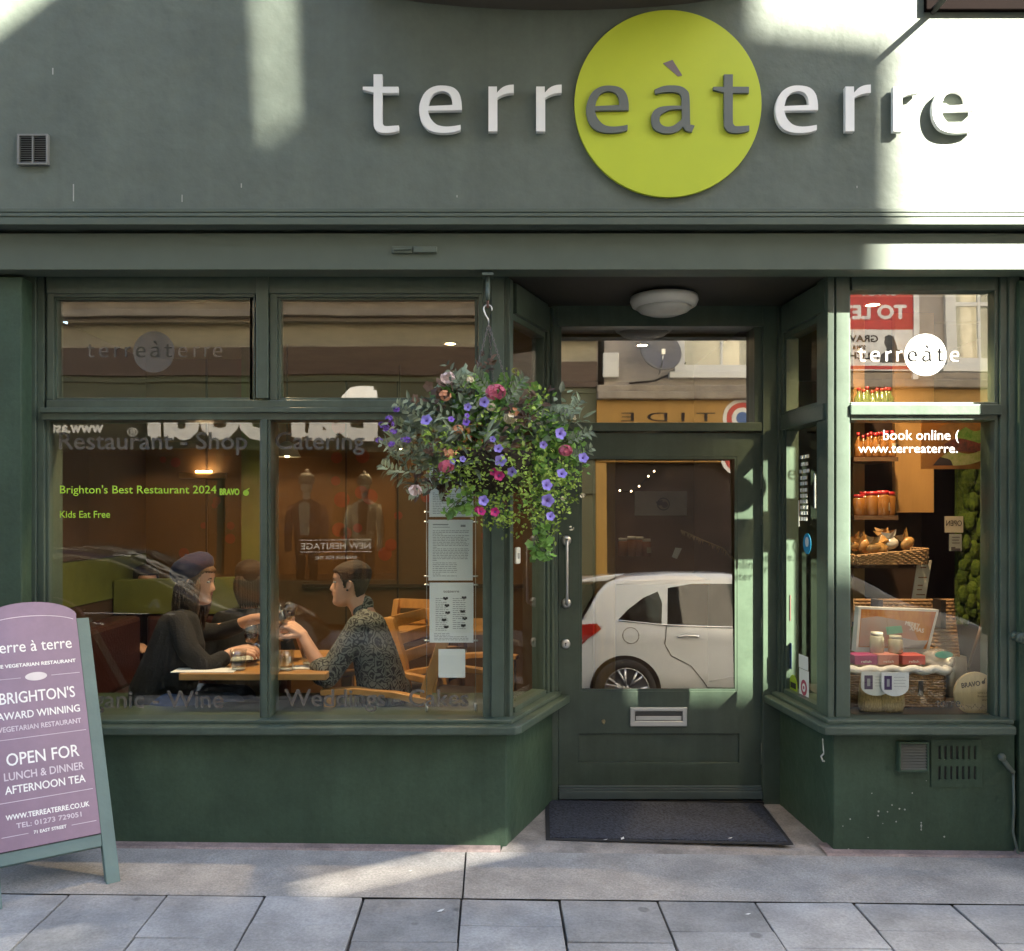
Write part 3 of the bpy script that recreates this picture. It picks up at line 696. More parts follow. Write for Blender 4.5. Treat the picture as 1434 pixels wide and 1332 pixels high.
q = MB(); q.tube([(2.2, YO + .03, 3.62), (2.6, YO+.03, 3.66), (2.95, YO + .03, 3.8), (3.1, YO+.05, 3.95)], .014, 6); q.tube([(5.2,YO+.02,3.9),(6.0,YO+.02,3.66),(6.8,YO+.02,3.7),(8,YO+.02,3.72)], .014, 6); q.tube([(6.05,YO+.02,5.0),(6.8,YO+.02,4.95),(7.4,YO+.02,4.98)], .012, 6); q.tube([(BX+.08, YO+.03, 3.5), (BX+.08, YO+.03, 9)], .05, 10)
part(q, 'wall_cable', DARK, ys)
q = MB(); q.box(BX + .10, BX + .36, YO, YO + .12, 3.70, 4.10); tag(q.build('alarm_box', SASH, bevel=.02), 'white alarm box on the beige wall above the yellow fascia', 'alarm box')
dish = empty('satellite_dish', 'grey satellite dish on a bracket on the beige stucco wall beside the sash window', 'satellite dish', (2.62, YO + .3, 4.05))
Md = Matrix.Rotation(R(-72), 4, 'X') @ Matrix.Rotation(R(10), 4, 'Y')
q = MB(); q.lathe([(0, 0), (.14, .012), (.26, .045), (.34, .09), (.33, .10), (.25, .06), (.13, .028), (0, .016)], 28, M=Md); q.build('reflector', mat('dish_grey', (.16,.15,.145), .5), dish)
q = MB(); q.tube([(0, 0, 0), (0, -.15, -.08), (0, -.30, -.12)], .02, 8); q.tube([(0, .02, -.33), (0, .28, -.2), (0, .34, -.05)], .012, 8); q.box(-.03,.03,.31,.38,-.08,0); q.build('arm', STEEL, dish)
tb = empty('letting_board', 'red and white letting agent board reading shop to let on the opposite wall', 'sign', (5.5, YO + .16, 3.6))
q = MB(); q.box(-.64, .60, -.02, .02, .0, 1.32); q.box(.60, .68, -.05, .05, -.2, 2.2); q.build('board', mat('board_white', (.72,.70,.66), .5), tb, bevel=.004)
q = MB(); q.box(-.64, .60, .021, .024, .60, 1.32); q.box(-.64, .60, .021, .024, .02, .07); q.build('red_panel', mat('board_red', (.48,.035,.03), .5), tb)
q = MB(); text_w(q, 'TO LET', .95, .20, 0, face_shop(.50, .027, .76), bold=.012); text_w(q, 'SHOP', .55, .14, 0, face_shop(.36, .027, 1.10), bold=.01); q.build('red_panel_lettering', mat('board_white', (.72,.70,.66)), tb)
q = MB()
for s, wd, z, cp, xx in (('GRAVES', .55, .42, .10, .10), ('SON &', .18, .31, .06, -.08), ('PILCHER', .60, .17, .10, .10)): text_w(q, s, wd, cp, 0, face_shop(xx, .025, z), bold=.004)
text_w(q, '01273 321 123', .30, .035, 0, face_shop(.52, .025, .10)) if False else None
q.build('agent_lettering', DARK, tb)
q = MB(); 
for pts in ([(.50,.12),(.44,.28),(.38,.32),(.36,.40),(.32,.50),(.26,.53),(.20,.50),(.19,.40),(.22,.34),(.22,.30),(.14,.24),(.12,.12)],): q.prism([(x, z) for x, z in reversed(pts)], .021, .025)
q.build('figure_emblem', mat('ink_grey', (.05,.05,.05), .6), tb)

# ---- mannequins in the opposite display
def mannequin(x, lab, coat, vest):
    t = empty('mannequin', lab, 'mannequin', (x, YO - .55, .5), 0, 'mannequins in the display window opposite')
    SKIN_M = mat('mannequin_white', (.62,.58,.50), .5)
    q = MB(); q.ball((0, 0, 1.45), .105, 14, (.82, .95, 1.2)); q.tube([(0, 0, 1.22), (0, 0, 1.36)], .055, 10); q.build('head', SKIN_M, t)
    q = MB(); q.lathe([(.0, .16), (.06, .15), (.112, .09), (.122, 0), (.118, -.02), (0, -.02)], 16, (0, 0, 1.50)); q.ball((0, 0, 1.68), .03, 8); q.build('beanie', mat('grey_wool', (.30,.29,.25), .95, bump=.01, bscale=60), t)
    q = MB(); q.lathe([(.15, .45), (.185, .60), (.20, .85), (.23, 1.05), (.22, 1.16), (.10, 1.24), (.05, 1.26)], 20, (0, 0, 0), Matrix.Scale(.72, 4, (0, 1, 0)))
    for s in (-1, 1): q.tube([(.20*s, 0, 1.15), (.26*s, .0, .92), (.27*s, .03, .62), (.26*s, .06, .45)], [.075, .065, .055, .05], 10)
    q.build('jacket', mat(coat[0], coat[1], .85), t)
    q = MB(); q.prism([(-.06, .7), (.06, .7), (.08, 1.18), (0, 1.22), (-.08, 1.18)], .10, .168); q.build('shirt_front', mat(vest[0], vest[1], .8), t)
    q = MB()
    for s in (-1, 1): q.tube([(.09*s, 0, .5), (.10*s, 0, .0)], [.085, .06], 10)
    q.build('trousers', mat('brown_trousers', (.06,.04,.03), .9), t)
mannequin(-1.98, 'mannequin in grey beanie, pale coat and dark waistcoat in the display opposite', ('pale_coat', (.55,.50,.40)), ('dark_waistcoat', (.06,.05,.045)))
mannequin(-2.86, 'mannequin in beanie and brown jacket further along the display opposite', ('brown_jacket', (.14,.06,.04)), ('cream_shirt', (.5,.45,.36)))

# ---- parked cars
def car(name, label, paint, loc, grp):
    t = empty(name, label, 'car', loc, 0, grp)
    L = 3.92
    top = [(0,.62),(.04,.92),(.16,1.05),(.30,1.30),(.40,1.44),(.62,1.50),(1.1,1.535),(1.7,1.53),(2.15,1.46),(2.6,1.26),(2.95,1.06),(3.2,.985),(3.55,.90),(3.8,.78),(3.92,.58)]
    def itp(tb, x):
        for (a, b), (c_, d) in zip(tb, tb[1:]):
            if a <= x <= c_:
                u = (x - a) / (c_ - a); u = u; return b + (d - b) * u
        return tb[-1][1]
    def zt_(x):
        return sum(itp(top, min(L, max(0, x + o))) for o in (-.06, -.03, 0, .03, .06)) / 5
    def hw(x, z):
        pl = 1 - .34 * max(0, (abs(x - L/2) / (L/2)))**5
        b = .835 if z < .62 else .835 - .012 * ((z - .62) / .3) if z < .92 else .823 - .30 * (z - .92)
        if z < .45: b -= .06 * ((.45 - z) / .25)**1.5
        b += .012 * math.exp(-((z - .83) / .05)**2)
        return b * pl
    NX, NZ = 72, 22; vs = []; fs = []
    for i in range(NX + 1):
        x = L * i / NX; zt = zt_(x); zb = .20
        row = []
        for j in range(NZ + 1):
            z = zb + (zt - .03 - zb) * j / NZ; row.append((hw(x, z), z))
        we = row[-1][0]
        for j in (.93, .75, .4, 0): row.append((we * j, zt - .03 + .03 * (1 - j**3)))
        ring = [(x, y, z) for y, z in row] + [(x, -y, z) for y, z in reversed(row[:-1])]
        vs += ring; nr = len(ring)
    for i in range(NX):
        for j in range(nr): fs.append((i*nr + j, i*nr + (j+1) % nr, (i+1)*nr + (j+1) % nr, (i+1)*nr + j))
    fs += [tuple(range(nr-1, -1, -1)), tuple(NX*nr + j for j in range(nr))]
    b = MB(); b.add(vs, fs, None, True); b.build('body', paint, t)
    def patch(name, poly, m, off, side=1, par=t, zoff=0):
        bm = bmesh.new(); pts = [Vector((p[0], p[1], 0)) for p in poly]
        vv = [bm.verts.new((p[0], 0, p[1])) for p in poly]
        for tr in tessellate_polygon([pts]): 
            try: bm.faces.new([vv[k] for k in tr])
            except ValueError: pass
        bmesh.ops.subdivide_edges(bm, edges=bm.edges[:], cuts=3, use_grid_fill=True)
        bm.verts.ensure_lookup_table()
        mb = MB(); mb.add([(v.co.x, side * (hw(v.co.x, v.co.z) + off), v.co.z) for v in bm.verts], [[v.index for v in f.verts] if side < 0 else [v.index for v in reversed(f.verts)] for f in (bm.verts.index_update() or bm.faces)], None, True)
        bm.free(); return mb.build(name, m, par)
    def line(pts, r, m, name, par=t, side=1, off=.002):
        out = []
        for (a, b), (c_, d) in zip(pts, pts[1:]):
            for k in range(6): u = k / 6; out.append((a + (c_-a)*u, b + (d-b)*u))
        out.append(pts[-1]); mb = MB(); mb.tube([(x, side*(hw(x, z) + off), z) for x, z in out], r, 5); return mb.build(name, m, par)
    CG = mat('car_glass', (.02,.02,.02), .03, spec=.9); SEAM = mat('panel_gap', (.01,.01,.01), .8); CHR = mat('chrome', (.8,.8,.8), .12, 1.0)
    TYRE = mat('tyre_rubber', (.02,.02,.02), .85)
    for s in (1, -1):
        patch('quarter_window', [(.52,1.03),(.96,.985),(.98,1.20),(.94,1.32),(.78,1.25),(.62,1.13)], CG, .004, s)
        d = patch('rear_door_window', [(1.02,.985),(1.78,.96),(1.78,1.40),(1.30,1.40),(1.05,1.355)], CG, .004, s)
        patch('front_door_window', [(1.84,.96),(2.72,.94),(2.55,1.12),(2.10,1.36),(1.84,1.395)], CG, .004, s)
        line([(.52,1.02),(1.0,.972),(1.8,.947),(2.74,.925)], .010, CHR, 'chrome_trim', side=s)
        line([(1.01,.97),(.985,.78),(1.05,.66),(1.25,.56),(1.38,.40),(1.42,.34)], .004, SEAM, 'door_seam', side=s)
        line([(1.80,.95),(1.80,.55),(1.79,.33)], .004, SEAM, 'door_seam', side=s); line([(1.42,.335),(1.8,.325),(2.7,.32)], .004, SEAM, 'door_seam', side=s)
        line([(2.75,.92),(2.78,.6),(2.72,.32)], .004, SEAM, 'door_seam', side=s); line([(1.80,1.40),(1.81,.95)], .006, SEAM, 'door_pillar', side=s)
        line([(1.12,.855),(1.22,.868),(1.34,.860)], .014, CHR, 'door_handle', side=s, off=.012); line([(1.90,.84),(2.0,.853),(2.12,.845)], .014, CHR, 'door_handle', side=s, off=.012)
        line([(1.45,.40),(1.7,.455),(1.9,.46),(2.6,.44)], .006, paint, 'door_crease', side=s, off=.0)
        patch('tail_lamp', [(.035,.72),(.09,.70),(.20,.82),(.34,.93),(.30,.985),(.05,.965)], mat('tail_lamp_red', (.45,.02,.015), .1, coat=.6), .008, s)
        patch('reverse_lamp', [(.045,.735),(.10,.73),(.16,.81),(.05,.82)], mat('lamp_clear', (.6,.55,.5), .1), .011, s)
        patch('headlamp', [(3.35,.78),(3.75,.66),(3.80,.72),(3.42,.88)], mat('lamp_clear', (.6,.55,.5), .1), .008, s)
        for wx in (.585, 3.06):
            arch = [(wx + .365*math.cos(a), .305 + .365*math.sin(a)) for a in [math.pi*k/24 - .25 for k in range(0, 29)]] if False else [(wx + .36*math.cos(R(a)), .30 + .36*math.sin(R(a))) for a in range(-16, 197, 8)]
            arch = [(x, max(z, .205)) for x, z in arch]
            patch('wheel_arch', arch, mat('arch_black', (.012,.012,.012), .9), .003, s)
            wlo = MB(); My = Matrix.Translation((wx, s*.80, .305)) @ Matrix.Rotation(R(-90*s), 4, 'X')
            wlo.lathe([(.20,-.16),(.285,-.15),(.312,-.11),(.315,0),(.30,.035),(.27,.05),(.235,.052),(.225,.035),(.20,.0)], 36, M=My); wh = wlo.build('wheel', TYRE, t)
            rm = MB(); rm.lathe([(.236,.03),(.232,.050),(.222,.052),(.212,.03),(.205,-.04)], 36, M=My)
            for k in range(7):
                a = 2*math.pi*k/7
                for da in (-.16, .16):
                    ca, sa = math.cos(a), math.sin(a); c2, s2 = math.cos(a+da), math.sin(a+da)
                    rm.tube([(.045*ca,.045*sa,.040),(.12*math.cos(a+da*.55),.12*math.sin(a+da*.55),.046),(.218*c2,.218*s2,.044)], [.016,.014,.013], 6, M=My)
            rm.lathe([(0,.052),(.035,.052),(.055,.045),(.06,.02)], 18, M=My)
            rm.build('rim', mat('alloy', (.50,.50,.51), .3, .9) if 'white' in label else mat('dark_alloy', (.06,.06,.06), .4, .9), wh)
            dk = MB(); dk.lathe([(0,-.035),(.21,-.035)], 24, M=My); dk.build('brake_disc', mat('arch_black', (.012,.012,.012), .9), wh)
    fl_ = MB(); ring = [(.64 + .082*math.cos(2*math.pi*k/28), .865 + .082*math.sin(2*math.pi*k/28)) for k in range(28)]
    fl_.tube([(x, hw(x, z) + .001, z) for x, z in ring], .0028, 5, closed=True); fl_.build('fuel_flap', SEAM, t)
    sp = MB()
    sv = [(.46,1.50),(.62,1.525),(.18,1.47),(.16,1.445),(.40,1.44)]
    for s in (0,): 
        sp.add([(x, y, z) for y in (-.60, .60) for x, z in ((.62,1.512),(.30,1.475),(.13,1.44),(.15,1.415),(.42,1.43))], [(0,1,2,3,4),(9,8,7,6,5)] + [(i,(i+1)%5+5 if False else i+5,(i+1)%5+5,(i+1)%5) for i in range(5)])
    sp.build('roof_spoiler', paint, t, bevel=.012)
    rwn = MB(); vv = []
    for k in range(7):
        u = k / 6; x = .15 + .22*u; z = 1.04 + .36*u
        for y in (-.66 + .10*u, 0, .66 - .10*u): vv.append((x - .03 - .012*(y == 0), y, z))
    rwn.add(vv, [(3*i+j, 3*i+j+1, 3*i+j+4, 3*i+j+3) for i in range(6) for j in range(2)], None, True); rwn.build('rear_screen', CG, t)
    ws = MB(); vv = []
    for k in range(9):
        u = k / 8; x = 2.12 + .84*u; z = zt_(x) + .006
        for j in range(9): 
            y = (-1 + j/4) * (.60 + .09*u); vv.append((x, y, z - .035*abs(j/4 - 1)**3))
    ws.add(vv, [(9*i+j, 9*i+j+9, 9*i+j+10, 9*i+j+1) for i in range(8) for j in range(8)], None, True); ws.build('windscreen', CG, t)
    mr = MB()
    for s in (1, -1): mr.ball((2.62, s*.95, 1.0), .11, 12, (.6, .9, .7)); mr.tube([(2.66, s*.80, .96), (2.63, s*.92, .98)], .03, 8)
    mr.build('door_mirror', paint, t)
    bp = MB(); bp.box(.02, .10, -.62, .62, .42, .50); bp.build('bumper_strip', mat('arch_black', (.012,.012,.012)), t)
    return t
car('parked_car', 'white five door hatchback parked at the kerb opposite the entrance, mirrored in the door glass', mat('white_car_paint', (.80,.81,.82), .25, coat=.8, var=.01), (.80, -4.72, ZR), 'cars parked along the kerb')
car('parked_car', 'black hatchback parked at the kerb opposite the diners, mirrored in the left window', mat('black_car_paint', (.015,.015,.017), .2, coat=.9, var=.01), (-5.65, -4.80, ZR), 'cars parked along the kerb')
# ------------------------------------------------------------------ the big sign
YL = YS - .034
sign = empty('restaurant_sign', 'raised white and grey lettering over a lime green disc on the upper wall', 'sign', (X(935.5, YS), YS, Z(145, YS)))
q = MB(); q.prism(circle(X(935.5, YS - .02), Z(145, YS - .02), 131 * (D + YS - .02) / F, 96), YS - .020, YS - .004); part(q, 'lime_disc', LIME, sign, .0015)
for i, (ch, px) in enumerate(WORD):
    mm = MB(); inside = 4 <= i <= 7
    word_glyphs(lambda j, c_: mm if j == i else None, YL if ch != '`' else YS - .0215, (YS - .018 if inside else YS - .010) if ch != '`' else YS - .0195, 508, 184, 1.0, YL)
    part(mm, 'accent' if ch == '`' else 'letter_' + ch, ACCP if ch == '`' else (GREYL if inside else WHITE), sign, 0 if ch == '`' else .0012)
# ------------------------------------------------------------------ vents and small fittings
def vent(name, label, px0, px1, py0, py1, y, nsl, m, depth=.02, mid=True, grp=None):
    k = (D + y) / F
    t = empty(name, label, 'vent', (X((px0+px1)/2, y), y, Z(py1, y)), 0, grp)
    a, b, c_, d = X(px0, y), X(px1, y), Z(py1, y), Z(py0, y); e = (b - a) * .07
    q = MB(); q.prism([(a, c_), (b, c_), (b, d), (a, d)], y - depth, y, [hole(a + e, b - e, c_ + e, d - e)]); part(q, 'frame', m, t, .002)
    q = MB(); q.box(a + e*.8, b - e*.8, y - .004, y - .001, c_ + e*.8, d - e*.8); part(q, 'duct', DARK, t)
    q = MB()
    for i in range(nsl):
        z = c_ + e + (d - c_ - 2*e) * (i + .5) / nsl; h = (d - c_ - 2*e) / nsl
        q.add([(a + e, y - depth*.9, z - h*.28), (b - e, y - depth*.9, z - h*.28), (b - e, y - depth*.35, z + h*.30), (a + e, y - depth*.35, z + h*.30), (a + e, y - depth*.9, z - h*.16), (b - e, y - depth*.9, z - h*.16), (b - e, y - depth*.35, z + h*.42), (a + e, y - depth*.35, z + h*.42)], [(0,1,5,4),(4,5,6,7),(3,2,1,0),(7,6,2,3)])
    if mid: q.box((a+b)/2 - .003, (a+b)/2 + .003, y - depth, y - depth*.3, c_ + e, d - e)
    part(q, 'louvres', VG, t)
VG = mat('vent_grey_plastic', (.16,.165,.15), .5)
vent('air_vent', 'square grey louvred vent high on the left of the sage wall', 27, 70, 190, 233, YS, 12, VG)
vent('air_vent', 'small dark square louvred vent under the right window sill', 1255, 1297, 1037, 1079, -.022, 9, RISER, .03, False)
ab = empty('air_brick', 'painted slotted air brick beside the small dark vent below the right window', 'vent', (X(1340, -.022), -.022, Z(1100, -.022)))
q = MB(); y = -.022; a, b, c_, d = X(1303, y), X(1374, y), Z(1102, y), Z(1035, y)
hs = []
for r in range(2):
    for i in range(7):
        cx = a + (b - a) * (.165 + .116 * i); cz = c_ + (d - c_) * (.30 + .42 * r); hh = .030; ww = .0052
        hs.append([(cx - ww, cz - hh), (cx + ww, cz - hh), (cx + ww, cz + hh), (cx - ww, cz + hh)])
q.prism([(a, c_), (b, c_), (b, d), (a, d)], y - .007, y + .0, hs); part(q, 'plate', RISER, ab, .0012)
q = MB(); q.box(a + .01, b - .01, y - .0015, y - .0005, c_ + .01, d - .01); part(q, 'duct', DARK, ab)
q = MB(); y = YF; q.box(X(549, y), X(577, y), y - .012, y, Z(355.5, y), Z(346, y)); q.box(X(579, y), X(612, y), y - .015, y, Z(355, y), Z(346.5, y)); q.tube([(X(552, y), y - .014, Z(351, y)), (X(577, y), y - .016, Z(350, y))], .006, 6)
tag(q.build('wall_plate', FASC, bevel=.005), 'painted over fixing plate on the fascia board above the left window', 'fixing')
cl = empty('ceiling_lamp', 'round white bulkhead lamp on the ceiling of the entrance', 'lamp', (X(930, .36), .36, 2.60))
q = MB(); q.lathe([(.165, 0), (.168, -.02), (.158, -.045), (.14, -.055)], 40); q.build('base_ring', WPLASTIC, cl)
q = MB(); q.lathe([(.141, -.052), (.12, -.072), (.075, -.088), (0, -.094)], 36); q.build('diffuser', mat('opal_plastic', (.52,.52,.48), .3), cl)
def bell(px, py, y, lab, rz=0.0):
    t = empty('doorbell', lab, 'doorbell', (X(px, y), y, Z(py, y)), rz, 'push bells beside the door')
    q = MB(); q.box(-.020, .020, -.014, 0, -.039, .039); q.build('housing', mat('bell_ivory', (.62,.61,.50), .4), t, bevel=.010)
    q = MB(); q.box(-.009, .009, -.018, -.013, -.014, .012); q.build('button', mat('bell_button', (.35,.34,.29), .4), t, bevel=.004)
bell(723, 778, .07, 'ivory push bell on the corner of the left side window, nearer the street', R(55))
bell(769, 775, .60, 'ivory push bell partly behind the hanging ivy next to the door handle')
Mr, Lr = splay['right']
hk = MB(); y = .09; hx_ = X(1153, y); hk.tube([(hx_, y, Z(1036, y)), (hx_ - .002, y - .01, Z(1050, y)), (hx_, y - .012, Z(1054, y)), (hx_ - .016, y - .015, Z(1058, y)), (hx_ - .010, y - .02, Z(1064, y)), (hx_ + .012, y - .02, Z(1065, y))], .0045, 8); hk.ball((hx_ + .004, y, Z(1036, y)), .010, 8)
tag(hk.build('cabin_hook', WPLASTIC), 'white metal cabin hook hanging under the sill at the doorway', 'hook')
cb = MB(); y = -.04; cb.tube([(X(1402, y), y, Z(1060, y)), (X(1412, y), y, Z(1074, y)), (X(1419, y), y, Z(1082, y))], .011, 8); cb.ball((X(1402, y), y - .005, Z(1060, y)), .018, 8)
cb.tube([(X(1419, y), y, Z(1082, y)), (X(1420, y), y, Z(1130, y)), (X(1418.5, y), y, Z(1165, y)), (X(1424, y), y - .01, Z(1194, y)), (X(1440, y), y - .03, Z(1208, y))], .0055, 6)
tag(cb.build('wall_cable', mat('grey_cable', (.09,.11,.09), .6)), 'painted cable with clip running down the right edge of the riser', 'cable')
kb = MB(); y = -.03; Mk = Matrix.Translation((X(1420, y), y, Z(891, y))) @ Matrix.Rotation(R(90), 4, 'X'); kb.lathe([(.020, 0), (.022, .012), (.014, .02), (.013, .04), (.024, .046), (.026, .062), (.018, .072), (0, .074)], 18, M=Mk)
tag(kb.build('round_fitting', GREEN), 'round green painted knob on the right hand pilaster', 'knob')
mt = empty('doormat', 'dark blue grey ribbed doormat lying in front of the shop door', 'doormat', (.825, .305, .008), R(-3))
q = MB(); q.box(-.565, .565, -.285, .295, 0, .006); q.build('border', mat('mat_rubber', (.02,.02,.022), .8), mt, bevel=.003)
q = MB(); q.box(-.545, .545, -.265, .275, .0061, .010); q.build('pile', mat('mat_pile', (.010,.012,.018), .95, col2=(.056,.064,.090), nscale=75, bump=.012, bscale=90), mt)
lt = [(.30,.20,.4),(.52,.03,.2),(.60,.045,1.1),(1.1,.05,.3),(-.2,-.66,.6),(-.35,-.3,.2),(1.9,-.95,.9),(.98,-.66,.1)]
LITL = ['tiny white scrap on bare concrete just left of the doormat', 'tiny white scrap on the doormat near its front left corner', 'tiny white scrap on the front edge of the doormat, left of centre', 'tiny white scrap on the front edge of the doormat, right of centre', 'tiny white scrap on the paving slab below the left riser corner', 'tiny white scrap on the concrete strip below the left riser', 'tiny white scrap on a slab at the far right of the pavement', 'tiny white scrap on the slab in front of the doormat']
q = MB()
for k, (x, y, r) in enumerate(lt):
    zz = .0195 if abs(x - .825) < .5 and y > 0 else gz(x, y) + .004
    q = MB(); M = Matrix.Translation((x, y, zz)) @ Matrix.Rotation(r, 4, 'Z'); s = .012 if k % 2 else .018
    q.add([(-s, 0, 0), (0, -s*.5, .001), (s, 0, .003), (.2*s, s*.5, 0)], [(0,1,2,3)], M)
    tag(q.build('litter_scrap', VINYL), LITL[k], 'litter', 'white scraps of litter')

# ------------------------------------------------------------------ A-board
TEAL = mat('teal_board_paint', (.105,.165,.150), .55, var=.10, nscale=5, bump=.0008, bscale=50)
MAU = mat('mauve_board', (.205,.128,.188), .30, var=.08, nscale=3, fine=(30, .05), bump=.0015, bscale=6)
ang = math.atan2(.235, .32)
bo = empty('a_board_sign', 'mauve sandwich board with white lettering in a teal wooden frame standing on the pavement', 'sign', (-1.735, -.546, gz(-1.73, -.55) - .002), ang)
lean = R(29)
Ml = Matrix.Rotation(-lean, 4, 'X')       # panel leans back: local z up the board
Wd = .215; HB = 1.17; US = 1.145
q = MB()
for s in (-1, 1): q.box(s*Wd - .027, s*Wd + .027, -.018, .018, -.01, HB, Ml)
q.box(-Wd + .027, Wd - .027, -.016, .016, .145, .195, Ml); q.box(-Wd + .027, Wd - .027, -.014, .014, HB - .05, HB - .002, Ml)
q.build('front_frame', TEAL, bo, bevel=.003)
arc = [(-Wd + .028, .196), (Wd - .028, .196), (Wd - .028, HB + .005)] + [(Wd*.89 * math.cos(R(a)), HB + .005 + .085 * math.sin(R(a))) for a in range(10, 171, 8)] + [(-Wd + .028, HB + .005)]
q = MB(); q.prism(arc, -.024, -.010, M=Ml); q.build('panel', MAU, bo, bevel=.0015)
q = MB(); q.prism([(x*1.012, z + (.006 if z > HB else 0)) for x, z in arc], -.0098, -.004, M=Ml); q.build('panel_backing', DARK, bo)
topz = HB * math.cos(lean); topy = HB * math.sin(lean)
q = MB()
for s in (-1, 1): q.tube([(s*(Wd - .02), topy + .02, topz - .02), (s*(Wd - .02), topy + .36, 0)], .022, 4)
q.tube([(-Wd + .03, topy + .30, .16), (Wd - .03, topy + .30, .16)], .02, 4)
q.build('rear_frame', TEAL, bo)
q = MB(); Mt = Ml @ Matrix(((1,0,0,0),(0,0,-1,-.0246),(0,1,0,0),(0,0,0,1)))
BTM = [VINYL]
def bt(s, w_, cap, u, bold=.0008, al='C', x=0):
    t_ = MB(); text_w(t_, s, w_ * .86, cap * 1.08, 0, Mt @ Matrix.Translation((x, u * US, 0)), al, bold); t_.build('panel_lettering', BTM[0], bo)
bt('terre à terre', .36, .052, .895, .0003); bt('THE VEGETARIAN RESTAURANT', .38, .015, .835)
bt("BRIGHTON'S", .34, .048, .695, .0007); bt('AWARD WINNING', .37, .031, .635, .0006); bt('OPEN FOR', .32, .050, .465, .0006)
bt('AFTERNOON TEA', .35, .031, .365, .0006); bt('WWW.TERREATERRE.CO.UK', .36, .020, .275, .0007); bt('71 EAST STREET', .14, .012, .2135, .0005)
BTM[0] = mat('pale_mauve_print', (.62,.55,.60), .5)
q = MB(); bt('VEGETARIAN RESTAURANT', .37, .021, .590, .0004); bt('LUNCH & DINNER', .35, .031, .413, .0005); bt('TEL: 01273 729051', .28, .019, .243, .0004)
for a, b, u_ in ((-.175,.175,.560),(-.175,.175,.335),(-.175,-.08,.218),(.08,.175,.218),(-.175,-.06,.790),(.06,.175,.790)):
    u = u_ * US; r_ = MB(); r_.add([(a,u,0),(b,u,0),(b,u+.0022,0),(a,u+.0022,0)], [(0,1,2,3)], Mt); r_.build('panel_rule', BTM[0], bo)
for k in range(20):
    a0, a1 = R(30 + 6*k), R(36 + 6*k); rr_ = (.20, .05)
    p_ = lambda a, o: (.200*math.cos(a), HB - .035 + .055*math.sin(a) + o, 0)
    q.add([p_(a0, 0), p_(a0, .003), p_(a1, .003), p_(a1, 0)], [(3,2,1,0)], Mt)
q.build('panel_rules', BTM[0], bo)
q = MB(); q.prism([(.043*math.cos(R(a)), .792*US + .019*math.sin(R(a))) for a in range(0, 360, 12)], -.0252, -.0246, M=Ml); q.build('oval_badge', mat('pale_oval', (.68,.64,.64), .5), bo)

# ------------------------------------------------------------------ menu display in the left window
YM = .056
q = MB()
md = empty('menu_display', 'three menu sheets in clear holders hung on steel cables inside the left window', 'menu display', (X(632, .075), .075, .6))
for px in (597.5, 666): q.tube([(X(px, .075), .075, .60), (X(px, .075), .075, 2.0)], .0016, 6); 
for px in (597.5, 666): q.tube([(X(px, .075), .075, .60), (X(px, .075), .075, Z(985, .075))], .006, 8)
for py in (717, 731, 807, 819, 897): 
    for px in (597.5, 666): q.tube([(X(px - 3.5, .075), .072, Z(py, .075)), (X(px + 3.5, .075), .072, Z(py, .075))], .0045, 6)
part(q, 'cable', STEEL, md)
PAPER = mat('menu_paper', (.86,.88,.90), .6, var=.02)
INK = mat('menu_ink', (.30,.31,.33), .7); INKD = mat('menu_ink_dark', (.07,.06,.07), .7)
def sheet(a, b, c_, d): 
    q = MB(); y = .075; q.box(X(a, y), X(b, y), y - .001, y + .001, Z(d, y), Z(c_, y)); return part(q, 'menu_sheet', PAPER, md)
s1 = sheet(601, 663, 640, 724); s2 = sheet(600, 662, 728, 813); s3 = sheet(601.5, 663, 816, 900)
rnd = random.Random(9)
def lines(parent, rows, m=INK):
    q = MB(); y = .0735
    for a, b, py, h in rows: q.add([(X(a,y), y, Z(py+h,y)), (X(b,y), y, Z(py+h,y)), (X(b,y), y, Z(py,y)), (X(a,y), y, Z(py,y))], [(0,1,2,3)])
    part(q, 'print', m, md); md.children[-1]
def para(x0, x1, y0, y1, st):
    out = []; y = y0
    while y < y1:
        x = x0
        while x < x1 - 2:
            w_ = rnd.uniform(2, 6); out.append((x, min(x + w_, x1), y, .8)); x += w_ + 1
            if rnd.random() < .05: break
        y += st
    return out
lines(s2, para(606, 657, 743, 785, 2.3) + para(606, 640, 788, 808, 2.6) + [(606,628,734,1.6),(606,630,738,.8),(645,652,735,3)])
lines(s1, para(606, 658, 690, 720, 2.4))
lines(s3, para(610, 628, 838, 884, 2.6) + para(634, 652, 838, 880, 2.8) + para(608, 656, 887, 896, 2.2))
rows = []
for (px, py) in ((624,838),(650,837),(626,848),(627,858),(648,856),(622,868),(651,866),(625,878),(649,876)):
    for k in range(3): rows.append((px - 3.4 + 1.8*k, px - .6 + 1.9*k, py - 1.8 + (k % 2), 3.2))
lines(s3, rows, INKD)
q = MB(); text_px(q, 'toàterre', 621, 643, 830, 4, .0735); part(q, 'print', INKD, md)
q = MB(); y = .058; q.box(X(614, y), X(651.5, y), y - .001, y + .001, Z(949, y), Z(909, y)); cd = tag(q.build('paper_card', PAPER), 'blank square white card stuck inside the glass below the menus', 'card')
